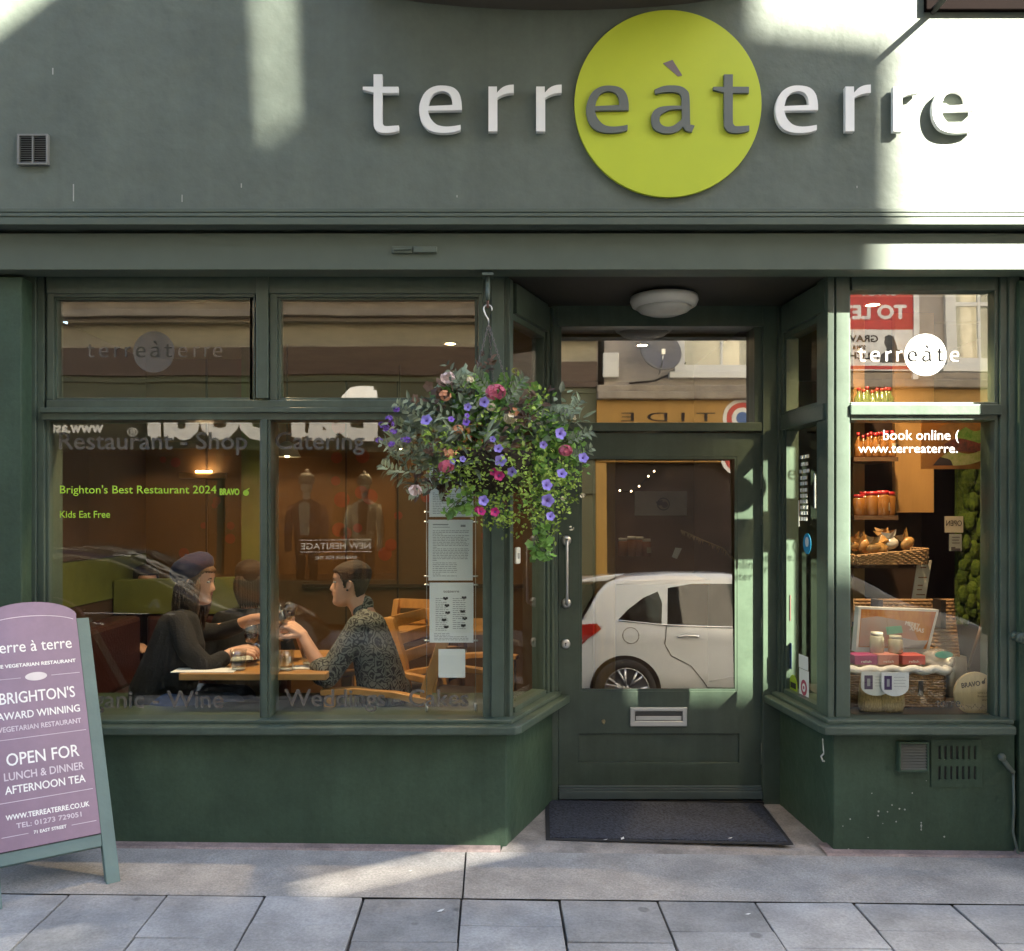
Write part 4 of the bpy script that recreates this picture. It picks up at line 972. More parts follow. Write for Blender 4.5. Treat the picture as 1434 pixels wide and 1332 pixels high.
# ------------------------------------------------------------------ stickers on the right side window
def on_splay(M, u, z, off=.040): return M @ Matrix(((1,0,0,u),(0,0,-1,off),(0,1,0,z),(0,0,0,1)))
kx = lambda px: Lr * ((px - 1086) / (1159 - 1086))
def u_of(px):   # where along the right splay a photo column falls
    lo, hi = 0.0, Lr
    for _ in range(40):
        mid = (lo + hi) / 2; p = Mr @ Vector((mid, .045, 1)); q_ = VX + p.x * F / (D + p.y)
        if q_ < px: lo = mid
        else: hi = mid
    return lo
def zs(py, u): p = Mr @ Vector((u, .045, 1)); return Z(py, p.y)
def stick(name, label, shapes, cat='sticker'):
    o = None
    for k, (kind, a, b, c_, d, m) in enumerate(shapes):
        u0, u1 = u_of(a), u_of(b); z0, z1 = zs(d, (u0+u1)/2), zs(c_, (u0+u1)/2); q = MB(); yo = .0435 - .0006*k
        if kind == 'r': q.box(u0, u1, yo, yo + .0004, z0, z1, Mr)
        else: q.prism([((u0+u1)/2 + (u1-u0)/2*math.cos(R(t)), (z0+z1)/2 + (z1-z0)/2*math.sin(R(t))) for t in range(0, 360, 15)], yo, yo + .0004, M=Mr)
        if o is None: o = tag(q.build(name, m), label, cat)
        else: q.build('print', m, o)
CY = mat('cyan_print', (.02,.30,.55), .5); NAVY = mat('navy_print', (.02,.04,.12), .5); REDP = mat('pinkred_print', (.45,.05,.10), .5); LG = mat('lime_print', (.30,.42,.02), .5)
stick('sticker', 'small upright blue sticker on the side window frame, topmost', [('r',1098,1104.5,688,720,CY),('r',1099.5,1103.5,694,712,VINYL)])
stick('sticker', 'round bright blue sticker at mid height on the side window', [('o',1125,1136,747,776,CY),('o',1128,1133,752,766,VINYL)])
stick('sticker', 'pinkish red sticker with a dark band at the left edge of the side window', [('r',1095.5,1107,832,868,REDP),('r',1096,1106.5,845,853,DARK)])
stick('sticker', 'white upright sticker below the pinkish red one on the side window', [('r',1096,1106,870,897,VINYL),('r',1098,1104,878,882,DARK)])
stick('sticker', 'navy sticker with a pale heart on the side window', [('r',1096.5,1109,899,935,NAVY),('o',1099,1106,906,920,CY)])
stick('sticker', 'round lime green sticker low on the side window', [('o',1105.5,1117,945,977,LG),('r',1107.5,1115,956,964,DARK)])
stick('sticker', 'white sticker with a red ringed target low on the side window', [('r',1119.5,1133,938,988,VINYL),('o',1122,1130.5,952,974,REDP),('o',1124,1128.5,957,969,VINYL),('o',1125.3,1127.3,960.5,965.5,REDP)])
stick('sticker', 'small plain white label above the target sticker on the side window', [('r',1119,1132,918,937,VINYL)])
q = MB()
rr2 = random.Random(3)
for k, (a, b, py) in enumerate([(1121,1134,643),(1122,1133,653),(1120,1135,663),(1121,1131,672),(1121,1131,680),(1121,1131,689),(1121,1131,697),(1121,1131,705),(1121,1131,713),(1121,1131,721),(1121,1131,729)]):
    u0, u1 = u_of(a), u_of(b); pz = zs(py, u0)
    for j in range(3):
        w0 = u0 + (u1-u0)*(j/3 + .02); w1 = w0 + (u1-u0)*rr2.uniform(.18,.3); q.box(w0, w1, .0425, .0429, pz, pz + .017, Mr)
u0 = u_of(1141.5); q.box(u_of(1140.5), u_of(1142), .0425, .0429, zs(712,u0), zs(663,u0), Mr); q.box(u_of(1118.5), u_of(1119.5), .0425, .0429, zs(738,u0), zs(700,u0), Mr)
tag(q.build('opening_hours', VINYL), 'column of small white opening hours lettering on the side window of the doorway', 'lettering')
# ------------------------------------------------------------------ people
def remesh_obj(mb, name, m, parent, voxel=.004, smooth=4, cuts=None):
    me = bpy.data.meshes.new(name); me.from_pydata(mb.v, [], mb.f); me.update()
    o = bpy.data.objects.new(name, me); COL.objects.link(o)
    r = o.modifiers.new('r', 'REMESH'); r.mode = 'VOXEL'; r.voxel_size = voxel; r.use_smooth_shade = True
    s = o.modifiers.new('s', 'SMOOTH'); s.iterations = smooth; s.factor = .5
    dg = bpy.context.evaluated_depsgraph_get(); dg.update()
    me2 = bpy.data.meshes.new_from_object(o.evaluated_get(dg)); me2.name = name
    o.modifiers.clear(); old = o.data; o.data = me2; bpy.data.meshes.remove(old)
    me2.materials.clear(); me2.materials.append(m)
    for p in me2.polygons: p.use_smooth = True
    o.parent = parent
    return o
def caps(mb, pts):        # a chain of tapered capsules: (x, y, z, r)
    for p in pts: mb.ball(p[:3], p[3], 16)
    for a, b in zip(pts, pts[1:]):
        n = 6; va = Vector(a[:3]); vb = Vector(b[:3])
        if (vb - va).length < 1e-4: continue
        mb.tube([va.lerp(vb, k / n) for k in range(n + 1)], [a[3] + (b[3] - a[3]) * k / n for k in range(n + 1)], 16)
HEADR = [ # z, front, back, half width
 (0,.058,.018,.018),(.010,.078,-.005,.034),(.022,.084,-.022,.044),(.040,.081,-.045,.052),(.052,.080,-.055,.056),(.060,.083,-.060,.058),(.067,.080,-.064,.060),(.074,.083,-.068,.061),(.086,.080,-.074,.064),
 (.10,.080,-.080,.067),(.115,.078,-.085,.070),(.130,.079,-.090,.072),(.145,.085,-.095,.073),(.160,.086,-.099,.075),(.180,.080,-.101,.076),(.200,.064,-.096,.072),(.218,.036,-.078,.058),(.230,.002,-.052,.036),(.236,-.02,-.028,.010)]
def head_geo(mb, M, nose=1.0):
    vs = []; fs = []; n = 48
    for z, fr, bk, hw in HEADR:
        for j in range(n):
            a = 2 * math.pi * j / n; ca, sa = math.cos(a), math.sin(a)
            e = 2.25; rr = (abs(ca)**e + abs(sa)**e)**(-1/e)
            cx = (fr + bk) / 2 - .006; x = cx + rr*ca*((fr - cx) if ca > 0 else (cx - bk)); y = hw*rr*sa
            if ca > 0:
                pr = {True: 0}.get(False, 0)
                if .076 <= z <= .145:
                    t = (z - .078) / .062; t = min(1, max(0, t)); h = .027 * (1 - t)**.8 if z > .078 else .008
                    x += nose * h * math.exp(-(y/.0125)**2)
                if .115 < z < .14: x -= .006 * math.exp(-((abs(y) - .032)/.014)**2)
                if .055 < z < .078 and abs(z-.067) > .003: x += .004 * math.exp(-(y/.02)**2)
            vs.append((x, y, z))
    k = len(HEADR)
    for i in range(k - 1):
        for j in range(n): fs.append((i*n+j, i*n+(j+1)%n, (i+1)*n+(j+1)%n, (i+1)*n+j))
    fs += [tuple(range(n-1,-1,-1)), tuple((k-1)*n+j for j in range(n))]
    mb.add(vs, fs, M)
    for s in (-1, 1):      # ears
        mb.tube([(-.004, s*.071, .090), (-.010, s*.077, .098), (-.022, s*.084, .118), (-.020, s*.085, .138), (-.008, s*.080, .142), (.002, s*.073, .132)], [.006,.006,.006,.006,.006,.005], 8, M=M)
        mb.ball((-.008, s*.074, .115), .012, 10, (1, .4, 1.6), M=M)
def hand_geo(mb, M, curl=.9, spread=.012):
    """local: wrist at origin, fingers along +x, palm facing -z, thumb on +y"""
    for k, y in enumerate((-.028, -.010, .010, .028)): caps_M(mb, [(0, y*.6, 0, .014), (.045, y*.9, 0, .0135), (.078, y, .0, .0115)], M)
    for k, (y, L) in enumerate(((-.030, .052), (-.010, .068), (.011, .074), (.031, .066))):
        x, z, a = .078, 0, 0; pts = [(x, y, z, .0092)]
        for f_, r in ((.42, .0085), (.33, .008), (.25, .0068)):
            a += curl * (.75 if f_ > .4 else 1.0); x += L*f_*math.cos(a)*1.05; z -= L*f_*math.sin(a)*1.05; y += spread*(y*6)*f_; pts.append((x, y, z, r))
        caps_M(mb, pts, M)
    caps_M(mb, [(.018, .026, -.006, .014), (.045, .050, -.022, .0115), (.070, .052, -.042, .0095), (.088, .042, -.054, .0075)], M)
def caps_M(mb, pts, M):
    caps(mb, [(*(M @ Vector(p[:3])), p[3]) for p in pts])
def basis(o, xdir, zdir):
    x = Vector(xdir).normalized(); z = Vector(zdir); z = (z - x * z.dot(x)).normalized(); y = z.cross(x)
    return Matrix(((x.x, y.x, z.x, o[0]), (x.y, y.y, z.y, o[1]), (x.z, y.z, z.z, o[2]), (0, 0, 0, 1)))
SKIN = mat('skin', (.58,.33,.23), .5, var=.07, nscale=14)
HAIRD = mat('dark_brown_hair', (.022,.014,.010), .75, var=.3, nscale=50, bump=.004, bscale=160)
HAIRB = mat('brown_hair', (.075,.04,.022), .45, var=.4, nscale=40, bump=.006, bscale=120)
EYEM = mat('eye_white', (.5,.48,.45), .2); PUP = mat('pupil', (.015,.01,.008), .1); LIP = mat('lip_skin', (.36,.13,.11), .4)
def face_bits(M, body, smile=False):
    q = MB()
    for s in (-1, 1): q.ball((.0705, s*.032, .127), .0105, 12, (1, 1, .62), M=M)
    q.build('eyes', EYEM, body)
    q = MB()
    for s in (-1, 1): q.ball((.0785, s*.032, .127), .0048, 10, M=M)
    q.build('pupils', PUP, body)
    q = MB()
    for s in (-1, 1): q.tube([(.080, s*.016, .143), (.083, s*.030, .148), (.073, s*.050, .143)], [.0022,.0032,.0015], 6, M=M)
    q.build('eyebrows', HAIRD, body)
    q = MB(); w_ = .024 if smile else .020; u = .006 if smile else 0
    for z, r in ((.0705, .0035), (.0625, .004)): q.tube([(.070, -w_, z + u), (.082, -.010, z), (.0865, 0, z), (.082, .010, z), (.070, w_, z + u)], [.0015, r, r, r, .0015], 8, M=M)
    q.build('lips', LIP, body)
    if smile: 
        q = MB(); q.tube([(.072, -.016, .069), (.0845, 0, .0665), (.072, .016, .069)], .0024, 6, M=M); q.build('teeth', VINYL, body)
# ---- man on the right, facing left
PAIS = mat('paisley_shirt_cloth', (.02,.022,.026), .8)
nt = PAIS.node_tree; n_ = nt.nodes; l_ = nt.links
vo = n_.new('ShaderNodeTexVoronoi'); vo.feature = 'DISTANCE_TO_EDGE'; vo.inputs['Scale'].default_value = 24
nz = n_.new('ShaderNodeTexNoise'); nz.inputs['Scale'].default_value = 16; nz.inputs['Detail'].default_value = 2
tc = n_.new('ShaderNodeTexCoord'); mx = n_.new('ShaderNodeMix'); mx.data_type = 'RGBA'; mx.inputs[0].default_value = .085
l_.new(tc.outputs['Object'], nz.inputs['Vector']); l_.new(tc.outputs['Object'], mx.inputs[6]); l_.new(nz.outputs['Color'], mx.inputs[7]); l_.new(mx.outputs[2], vo.inputs['Vector'])
wv = n_.new('ShaderNodeMath'); wv.operation = 'MULTIPLY'; wv.inputs[1].default_value = 15
sn = n_.new('ShaderNodeMath'); sn.operation = 'SINE'
rp = n_.new('ShaderNodeValToRGB'); rp.color_ramp.elements[0].position = .45; rp.color_ramp.elements[0].color = (.012,.013,.016,1); rp.color_ramp.elements[1].position = .62; rp.color_ramp.elements[1].color = (.15,.16,.145,1)
ad = n_.new('ShaderNodeMath'); ad.operation = 'MULTIPLY_ADD'; ad.inputs[1].default_value = .5; ad.inputs[2].default_value = .5
l_.new(vo.outputs['Distance'], wv.inputs[0]); l_.new(wv.outputs[0], sn.inputs[0]); l_.new(sn.outputs[0], ad.inputs[0])
m2 = n_.new('ShaderNodeMath'); m2.operation = 'MULTIPLY'; mr_ = n_.new('ShaderNodeMapRange'); mr_.inputs[1].default_value = .035; mr_.inputs[2].default_value = .09; mr_.inputs[3].default_value = .25; mr_.inputs[4].default_value = 1.0
rp.color_ramp.elements[0].position = .25
l_.new(vo.outputs['Distance'], mr_.inputs[0]); l_.new(mr_.outputs[0], m2.inputs[0]); l_.new(ad.outputs[0], m2.inputs[1]); l_.new(m2.outputs[0], rp.inputs[0]); l_.new(rp.outputs[0], n_['Principled BSDF'].inputs['Base Color'])

def Pm(px, py, y): p = P(px, py, y); return p
yc = .50
hx, hz = X(493, yc), Z(851, yc)         # chin
man = empty('person', 'person in a dark paisley shirt seated on the right, raising a glass', 'person', (-.56, yc, 0))
W2L = Matrix.Translation(-man.location)
def loc(v): return tuple(v[i] - man.location[i] for i in range(3))
def pc(lst, L): return [(X(a, y) - L.location.x, y - L.location.y, Z(b, y) - L.location.z, r) for a, b, y, r in lst]
Mh = Matrix.Translation(loc((X(488, yc), yc, Z(850, yc)))) @ Matrix.Rotation(R(180), 4, 'Z') @ Matrix.Rotation(R(-3), 4, 'Y') @ Matrix.Scale(.99, 4)
b = MB(); head_geo(b, Mh)
caps(b, pc([(495,834,yc,.052),(505,850,yc,.056),(513,868,yc,.062)], man))
arm = [(503,880,.33,.052),(478,915,.30,.046),(456,944,.27,.040),(436,913,.30,.034),(424,890,.33,.026)]
caps(b, pc(arm, man)); caps(b, pc([(503,880,.67,.052),(470,925,.70,.044),(450,945,.68,.038),(430,915,.62,.030),(420,890,.56,.025)], man))
for dy in (-.11, .11): caps(b, pc([(519,890,yc+dy,.080),(535,945,yc+dy,.10),(540,985,yc+dy,.11)], man))
for s in (-.10, .10): caps(b, [(-.0+ .02, s, .50, .085), (-.36, s, .50, .07), (-.40, s, .08, .045), (-.48, s, .05, .04)])
Mhand = basis(loc((X(425, .33), .33, Z(889, .33))), (-.75, .05, .55), (.45, -.35, .7))
hand_geo(b, Mhand, .75)
Mhand2 = basis(loc((X(420, .56), .56, Z(889, .56))), (-.9, -.1, .3), (0, .3, 1)); hand_geo(b, Mhand2, .6)
body = remesh_obj(b, 'body', SKIN, man, .0042, 3)
face_bits(Mh, body)
s = MB()
caps(s, pc([(503,879,.32,.066),(479,917,.29,.062),(458,947,.265,.058),(449,936,.275,.056)], man)); caps(s, pc([(503,879,.68,.066),(470,926,.71,.06),(450,946,.69,.054)], man))
for dy in (-.14, 0, .14): caps(s, pc([(510,862 + (6 if dy else 0),yc+dy*.7,.056),(517,882,yc+dy*.95,.094),(524,912,yc+dy,.112),(533,950,yc+dy,.124),(540,990,yc+dy,.128)], man))
caps(s, pc([(503,879,.33,.067),(517,882,.42,.078)], man)); caps(s, pc([(503,879,.67,.067),(517,882,.58,.078)], man)); caps(s, pc([(552,965,.45,.085),(562,985,.5,.08)], man))
caps(s, pc([(511,846,yc,.046),(503,858,yc-.04,.034)], man))
remesh_obj(s, 'shirt', PAIS, man, .006, 4)
h = MB()
def hair_cap(mb, M, grow=.006, front=.072, low=.06, cut=.04):
    vs = []; fs = []; n = 96; rows = []
    HR = [tuple(a + (b_ - a)*k/4 for a, b_ in zip(p, q_)) for p, q_ in zip(HEADR, HEADR[1:]) for k in range(4)] + [HEADR[-1]]
    for z, fr, bk, hw in HR:
        if z < low: continue
        ring = []
        for j in range(n):
            a = 2*math.pi*j/n; ca, sa = math.cos(a), math.sin(a); e = 2.25; rr = (abs(ca)**e + abs(sa)**e)**(-1/e)
            cx = (fr+bk)/2 - .006; x = cx + rr*ca*((fr-cx) if ca > 0 else (cx-bk)); y = hw*rr*sa
            # hairline: forehead free below .178, temple back to the ear
            lim = .178 if x > .052 else (.105 + .073*max(0, (x - .018)/.034)**.6 if x > .018 else (.105 if x > .004 else (.135 if x > -.030 else .045 + .09*max(0, (x + .045)/.015))))
            zz = max(z, 0); tt = max(0, min(1, (z - lim + .010 + .003*math.sin(j*2.3)) / .016)); gr = -.012 + (grow + .012) * tt * tt * (3 - 2*tt)
            nn = Vector((x + .01, y, (z - .13)*.8)).normalized()
            ring.append(Vector((x, y, z)) + nn*gr)
        rows.append(ring)
    for r_ in rows: vs += r_
    k = len(rows)
    for i in range(k-1):
        for j in range(n): fs.append((i*n+j, i*n+(j+1)%n, (i+1)*n+(j+1)%n, (i+1)*n+j))
    fs += [tuple(range(n-1,-1,-1)), tuple((k-1)*n+j for j in range(n))]
    mb.add(vs, fs, M, True)
hair_cap(h, Mh, .011); h.build('hair', HAIRD, man)
q = MB(); q.ball((-.002, .080, .094), .006, 10, M=Mh); q.build('earring', DARK, body)
q = MB()
for sy in (-.10, .10): caps(q, [(.02, sy, .50, .095), (-.36, sy, .50, .080), (-.40, sy, .10, .055)])
caps(q, [(.03,-.08,.53,.10),(.03,.08,.53,.10)])
remesh_obj(q, 'trousers', mat('black_trousers', (.012,.012,.013), .8), man, .008, 3)

# ---- woman on the left, facing right
yw = .50
wom = empty('person', 'person in a navy beret and black top seated on the left, smiling', 'person', (-1.72, yw, 0))
def locw(v): return tuple(v[i] - wom.location[i] for i in range(3))
Mw = Matrix.Translation(locw((X(273, yw), yw, Z(846, yw)))) @ Matrix.Rotation(R(-2), 4, 'Z') @ Matrix.Rotation(R(6), 4, 'Y') @ Matrix.Scale(.97, 4)
b = MB(); head_geo(b, Mw, .95)
caps(b, pc([(266,838,yw,.045),(259,852,yw,.05),(250,868,yw,.056)], wom))
caps(b, pc([(248,872,.34,.044),(266,912,.28,.038),(291,934,.27,.034),(312,921,.33,.028),(323,914,.36,.024)], wom))
caps(b, pc([(248,872,.66,.044),(290,884,.72,.037),(320,880,.70,.034),(352,868,.62,.030),(376,864,.55,.025)], wom))
for dy in (-.10, .10): caps(b, pc([(240,885,yw+dy,.07),(224,940,yw+dy,.085),(212,985,yw+dy,.10)], wom))
for sy in (-.09, .09): caps(b, [(.04, sy, .52, .085), (.40, sy, .53, .065), (.44, sy, .10, .045)])
Mh1 = basis(locw((X(325, .36), .36, Z(913, .36))), (.92, .05, .12), (-.1, -.5, .9)); hand_geo(b, Mh1, .55)
Mh2 = basis(locw((X(378, .55), .55, Z(864, .55))), (.95, -.1, .05), (0, -.45, .8)); hand_geo(b, Mh2, .7)
wb_ = remesh_obj(b, 'body', SKIN, wom, .0042, 3)
face_bits(Mw, wb_, True)
BLK = mat('black_knit', (.010,.010,.011), .9, var=.2, nscale=30, bump=.003, bscale=120)
s = MB()
caps(s, pc([(248,872,.34,.060),(265,912,.28,.056),(290,936,.27,.050),(311,923,.325,.042)], wom))
caps(s, pc([(248,872,.66,.060),(290,886,.72,.05),(312,884,.71,.046),(335,876,.66,.040)], wom))
for dy in (-.13, 0, .13): caps(s, pc([(254,860 + (7 if dy else 0),yw+dy*.7,.052),(244,880,yw+dy,.088),(230,925,yw+dy,.102),(214,968,yw+dy,.115)], wom)); caps(s, pc([(262,872,yw+dy*.8,.062),(263,905,yw+dy*.9,.085),(250,950,yw+dy,.10)], wom))
remesh_obj(s, 'top', BLK, wom, .006, 4)
q = MB()
for sy in (-.10, .10): caps(q, [(.0, sy, .535, .105), (.40, sy, .545, .080), (.44, sy, .10, .055)])
caps(q, pc([(204,985,.38,.075),(240,992,.30,.075),(300,1000,.32,.07)], wom))
remesh_obj(q, 'jeans', mat('blue_denim', (.02,.045,.13), .85, col2=(.06,.11,.25), nscale=14, bump=.004, bscale=40), wom, .008, 3)
q = MB(); caps(q, pc([(194,967,.40,.022),(212,966,.36,.024)], wom)); remesh_obj(q, 'shirt_tail', VINYL, wom, .006, 2)
q = MB()       # hair: locks falling behind the cheek onto the shoulder
hair_cap(q, Mw, .012)
rh = random.Random(5)
for s_ in (-1, 1):
    for k in range(16):
        x0 = rh.uniform(-.07, .030); zt0 = .150 - .3*abs(x0)
        pts = []
        for j in range(7):
            u = j / 6
            pts.append((x0 + .012*math.sin(5*u + k) + .018*u, s_*(.074 + .016*math.sin(math.pi*u) - .020*u*u), zt0 - ((.24 if x0 > -.01 else .20) + .05*rh.random())*u))
        q.tube(pts, [.006,.013,.015,.015,.013,.010,.003], 8, M=Mw)
for k in range(14):
    y0 = rh.uniform(-.07, .07); pts = [(-.085 - .012*math.sin(3*j/6), y0, .12 - .25*j/6) for j in range(7)]
    q.tube(pts, [.012,.018,.018,.016,.014,.010,.003], 8, M=Mw)
q.build('hair', HAIRB, wom)
q = MB(); Mb = Mw @ Matrix.Translation((-.028, 0, .178)) @ Matrix.Rotation(R(-33), 4, 'Y')
q.lathe([(.082,-.045),(.092,-.040),(.113,-.012),(.120,.018),(.108,.050),(.075,.074),(.03,.084),(0,.085)], 32, M=Mb); q.ball((0,0,.085), .010, 8, M=Mb)
q.build('beret', mat('navy_felt', (.006,.012,.055), .95, bump=.002, bscale=120), wom)
# ---- diners further back
def diner(x, y, lab, top, hairm, face=0.0, sc=1.0):
    t = empty('person', lab, 'person', (x, y, 0), face); t.scale = (sc, sc, sc)
    b = MB(); Mq = Matrix.Translation((0, 0, 1.06)); head_geo(b, Mq); caps(b, [(-.01,0,1.10,.05),(-.02,0,1.0,.055)])
    for s_ in (-1, 1): caps(b, [(-.02, s_*.17, .93, .05), (.03, s_*.24, .70, .042), (.22, s_*.18, .74, .034), (.30, s_*.12, .76, .03)])
    for s_ in (-1, 1): caps(b, [(-.02, s_*.09, .90, .08), (-.02, s_*.09, .55, .10)]); caps(b, [(0, s_*.1, .5, .08), (.38, s_*.1, .5, .07), (.40, s_*.1, .08, .045)])
    for s_ in (-1, 1): hand_geo(b, basis((.30, s_*.12, .76), (1, -s_*.3, 0), (0, 0, 1)), .5)
    bo_ = remesh_obj(b, 'body', SKIN, t, .007, 3); face_bits(Mq, bo_)
    s = MB()
    for s_ in (-1, 1): caps(s, [(-.02, s_*.165, .93, .062), (.03, s_*.245, .70, .055), (.18, s_*.20, .735, .048)]); caps(s, [(-.02, s_*.10, .92, .085), (-.03, s_*.09, .55, .115)])
    caps(s, [(-.02,0,.98,.06),(-.03,0,.55,.12)]); remesh_obj(s, 'top', top, t, .009, 3)
    h = MB(); hair_cap(h, Mq, .016)
    for s_ in (-1, 1):
        for k in range(9): x0 = -.07 + .011*k; h.tube([(x0, s_*(.072+.01*math.sin(j)), .15 - .045*j) for j in range(5)], [.012,.018,.018,.014,.004], 7, M=Mq)
    for k in range(9): h.tube([(-.085, -.06 + .015*k, .15 - .05*j) for j in range(5)], [.015,.02,.02,.016,.004], 7, M=Mq)
    h.build('hair', hairm, t)
diner(X(349, 1.35), 1.35, 'dark haired person in a black top seated behind the table between the two front diners', BLK, HAIRD, R(110), .95)
diner(X(205, 1.92), 1.92, 'dark haired person sitting far back, only the head showing above the banquette', mat('maroon_cloth', (.05,.015,.015), .9), HAIRD, R(-60), .9)

# ------------------------------------------------------------------ table, chairs, banquette and what stands on the table
PINE = mat('pine_wood', (.42,.22,.075), .38, var=.14, nscale=4, stretch=(1, 8, 8), coat=.2)
PINE2 = mat('beech_wood', (.52,.26,.075), .38, var=.14, nscale=5, stretch=(4, 4, 1), coat=.2)
tx0, tx1, ty0, ty1, tz = X(250, .14), X(457, .14), .14, .88, .765
tb_ = empty('dining_table', 'light wood dining table between the two diners in the left window', 'table', ((tx0+tx1)/2, (ty0+ty1)/2, 0))
q = MB(); q.box(tx0, tx1, ty0, ty1, tz - .032, tz); part(q, 'tabletop', PINE, tb_, .004)
q = MB(); q.tube([((tx0+tx1)/2, .51, .02), ((tx0+tx1)/2, .51, tz - .03)], .035, 14); part(q, 'pedestal', DARK, tb_)
q = MB(); q.box((tx0+tx1)/2 - .25, (tx0+tx1)/2 + .25, .48, .54, .005, .035); q.box((tx0+tx1)/2 - .03, (tx0+tx1)/2 + .03, .26, .76, .004, .034); part(q, 'foot', DARK, tb_)
def chair(lab, loc, rz):
    t = empty('dining_chair', lab, 'chair', loc, rz, 'wooden dining armchairs')     # faces -x
    for s_ in (-1, 1):
        y = s_*.26
        q = MB(); q.prism([(-.27, 0), (-.23, 0), (-.215, .64), (-.27, .64)], y - .022, y + .022); q.build('leg', PINE2, t, bevel=.005)
        q = MB(); q.prism([(.17, 0), (.215, 0), (.222, .45), (.255, .66), (.345, .93), (.285, .93), (.20, .68), (.165, .45)], y - .020, y + .020); q.build('leg', PINE2, t, bevel=.005)
        q = MB(); pts = [(-.285, .645), (-.285, .672), (-.12, .682), (.06, .665), (.24, .628), (.232, .592), (.06, .632), (-.12, .65)]; q.prism(list(reversed(pts)), y - .030, y + .030); q.build('armrest', PINE2, t, bevel=.005)
    q = MB(); q.box(-.26, .20, -.24, .24, .43, .47); q.build('seat', mat('dark_seat_pad', (.03,.02,.018), .7), t, bevel=.012)
    q = MB()
    for z, x in ((.90, .315), (.80, .28), (.70, .245)): q.prism([(x - .015, z - .03), (x + .008, z - .035), (x + .022, z + .03), (x, z + .035)], -.24, .24)
    q.build('back_slat', PINE2, t, bevel=.004)
    return t
chair('light wooden armchair under the person in the paisley shirt', (X(541, .50), .50, 0), 0)
chair('light wooden armchair turned away behind the first one, mostly hidden by the menu sheets', (X(640, 1.1), 1.15, 0), R(160))
chair('light wooden armchair deeper in the room behind the paisley shirt', (X(575, 1.6), 1.75, 0), R(70))
bq = empty('banquette', 'dark maroon padded banquette along the left wall below the lime green dado', 'banquette', (-2.1, 1.2, 0))
MARO = mat('maroon_leather', (.045,.014,.012), .42, var=.15, bump=.002, bscale=50)
q = MB(); q.box(-2.41, -2.22, .12, 1.57, .46, .88); part(q, 'back', MARO, bq, .03)
q = MB(); q.box(-2.41, -1.80, .12, 1.57, .30, .47); q.box(-2.41, -1.86, .12, 1.57, .0, .30); part(q, 'seat', MARO, bq, .03)
q = MB(); q.box(-2.2, -1.3, 1.58, 1.71, .0, .882); part(q, 'back', MARO, bq, .03)
q = MB(); q.prism([(-2.41, .885), (-1.50, .885), (-1.50, 1.12), (-2.41, 1.10)], 1.58, 1.70); tag(q.build('lime_screen', IG, bevel=.01), 'low lime green screen standing behind the banquette at the left of the window', 'screen')
CLEAR = glass('tumbler_glass', .16, (.90,.92,.91), wob=0)
def put(name, lab, cat, px, py, y, fn, grp, rz=0):
    t = empty(name, lab, cat, (X(px, y), y, tz), rz, grp); fn(t); return t
TUM = MB(); TUM.lathe([(.030,.0),(.033,.004),(.035,.03),(.0385,.092),(.0365,.092),(.032,.016),(.0,.014)], 24)
tum = None
def tumbler(lab, px, y):
    t = empty('tumbler', lab, 'glass', (X(px, y), y, tz + .0005), 0, 'water tumblers on the table')
    q = MB(); q.lathe([(0,.001),(.030,.001),(.033,.004),(.036,.03),(.0395,.098),(.0375,.098),(.033,.016),(.0,.013)], 24); q.build('vessel', CLEAR, t)
    q = MB(); q.lathe([(0,.001),(.0325,.001),(.0335,.010),(0,.011)], 20); q.build('base', mat('thick_glass_base', (.45,.47,.46), .08), t)
    return t
for lab, px, y in (('water tumbler in front of the black sleeve, left on the table', 334, .24), ('water tumbler near the middle on the table, right of the window mullion', 401, .24), ('water tumbler close to the paisley elbow', 433, .40), ('water tumbler at the far side of the table behind the mullion', 360, .55), ('small water tumbler touching the right edge of the mullion', 382.5, .20)): tumbler(lab, px, y)
def wine(lab, loc_, tilt=0.0, wine_=True, base=True):
    t = empty('wine_glass', lab, 'wine glass', loc_, 0, 'stemmed wine glasses'); t.rotation_euler = (0, tilt, 0)
    q = MB(); q.lathe([(0,.0),(.034,.0),(.032,.004),(.006,.010),(.004,.02),(.004,.085),(.010,.093),(.028,.112),(.036,.14),(.034,.17),(.029,.195),(.0275,.195),(.0325,.17),(.0345,.14),(.026,.114),(0,.098)], 24); q.build('bowl', CLEAR, t)
    if wine_:
        q = MB(); q.lathe([(0,.100),(.025,.115),(.0335,.14),(.0335,.150),(0,.150)], 20); q.build('wine', mat('red_wine', (.02,.003,.006), .1), t)
    return t
wine('half full red wine glass standing behind the hand of the person in black', (X(352, .42), .42, tz))
wine('tilted red wine glass held by the person in the paisley shirt', (X(412, .36) , .33, Z(896, .33)), R(-28))
wine('tilted red wine glass held out by the person in black', (X(389, .50), .48, Z(893, .50)), R(24))
wine('empty wine glass standing in the middle of the table', (X(392, .62), .62, tz), 0, False)
pl_ = [('white paper and napkin near the left end of the table', 288, .22, .30, .12, .004), ('white napkin at the right end of the table', 430, .30, .13, .10, .006), ('white side plate behind the left tumbler', 338, .50, .2, .16, .010)]
for lab, px, y, a, b_, c_ in pl_:
    q = MB()
    if 'plate' in lab: q.lathe([(.05,0),(.06,.004),(.095,.016),(.093,.019),(.055,.008),(0,.007)], 28, (X(px, y), y, tz + .0005)); tag(q.build('side_plate', WPLASTIC), lab, 'plate')
    else: q.box(X(px, y) - a/2, X(px, y) + a/2, y - b_/2, y + b_/2, tz + .0005, tz + c_); tag(q.build('napkin', VINYL, bevel=.001), lab, 'napkin')
ml = MB(); ml.box(X(381, .17), X(384.5, .17), .16, .24, tz + .001, tz + .20); tag(ml.build('menu_card', VINYL), 'upright white menu card seen edge on beside the mullion', 'menu')
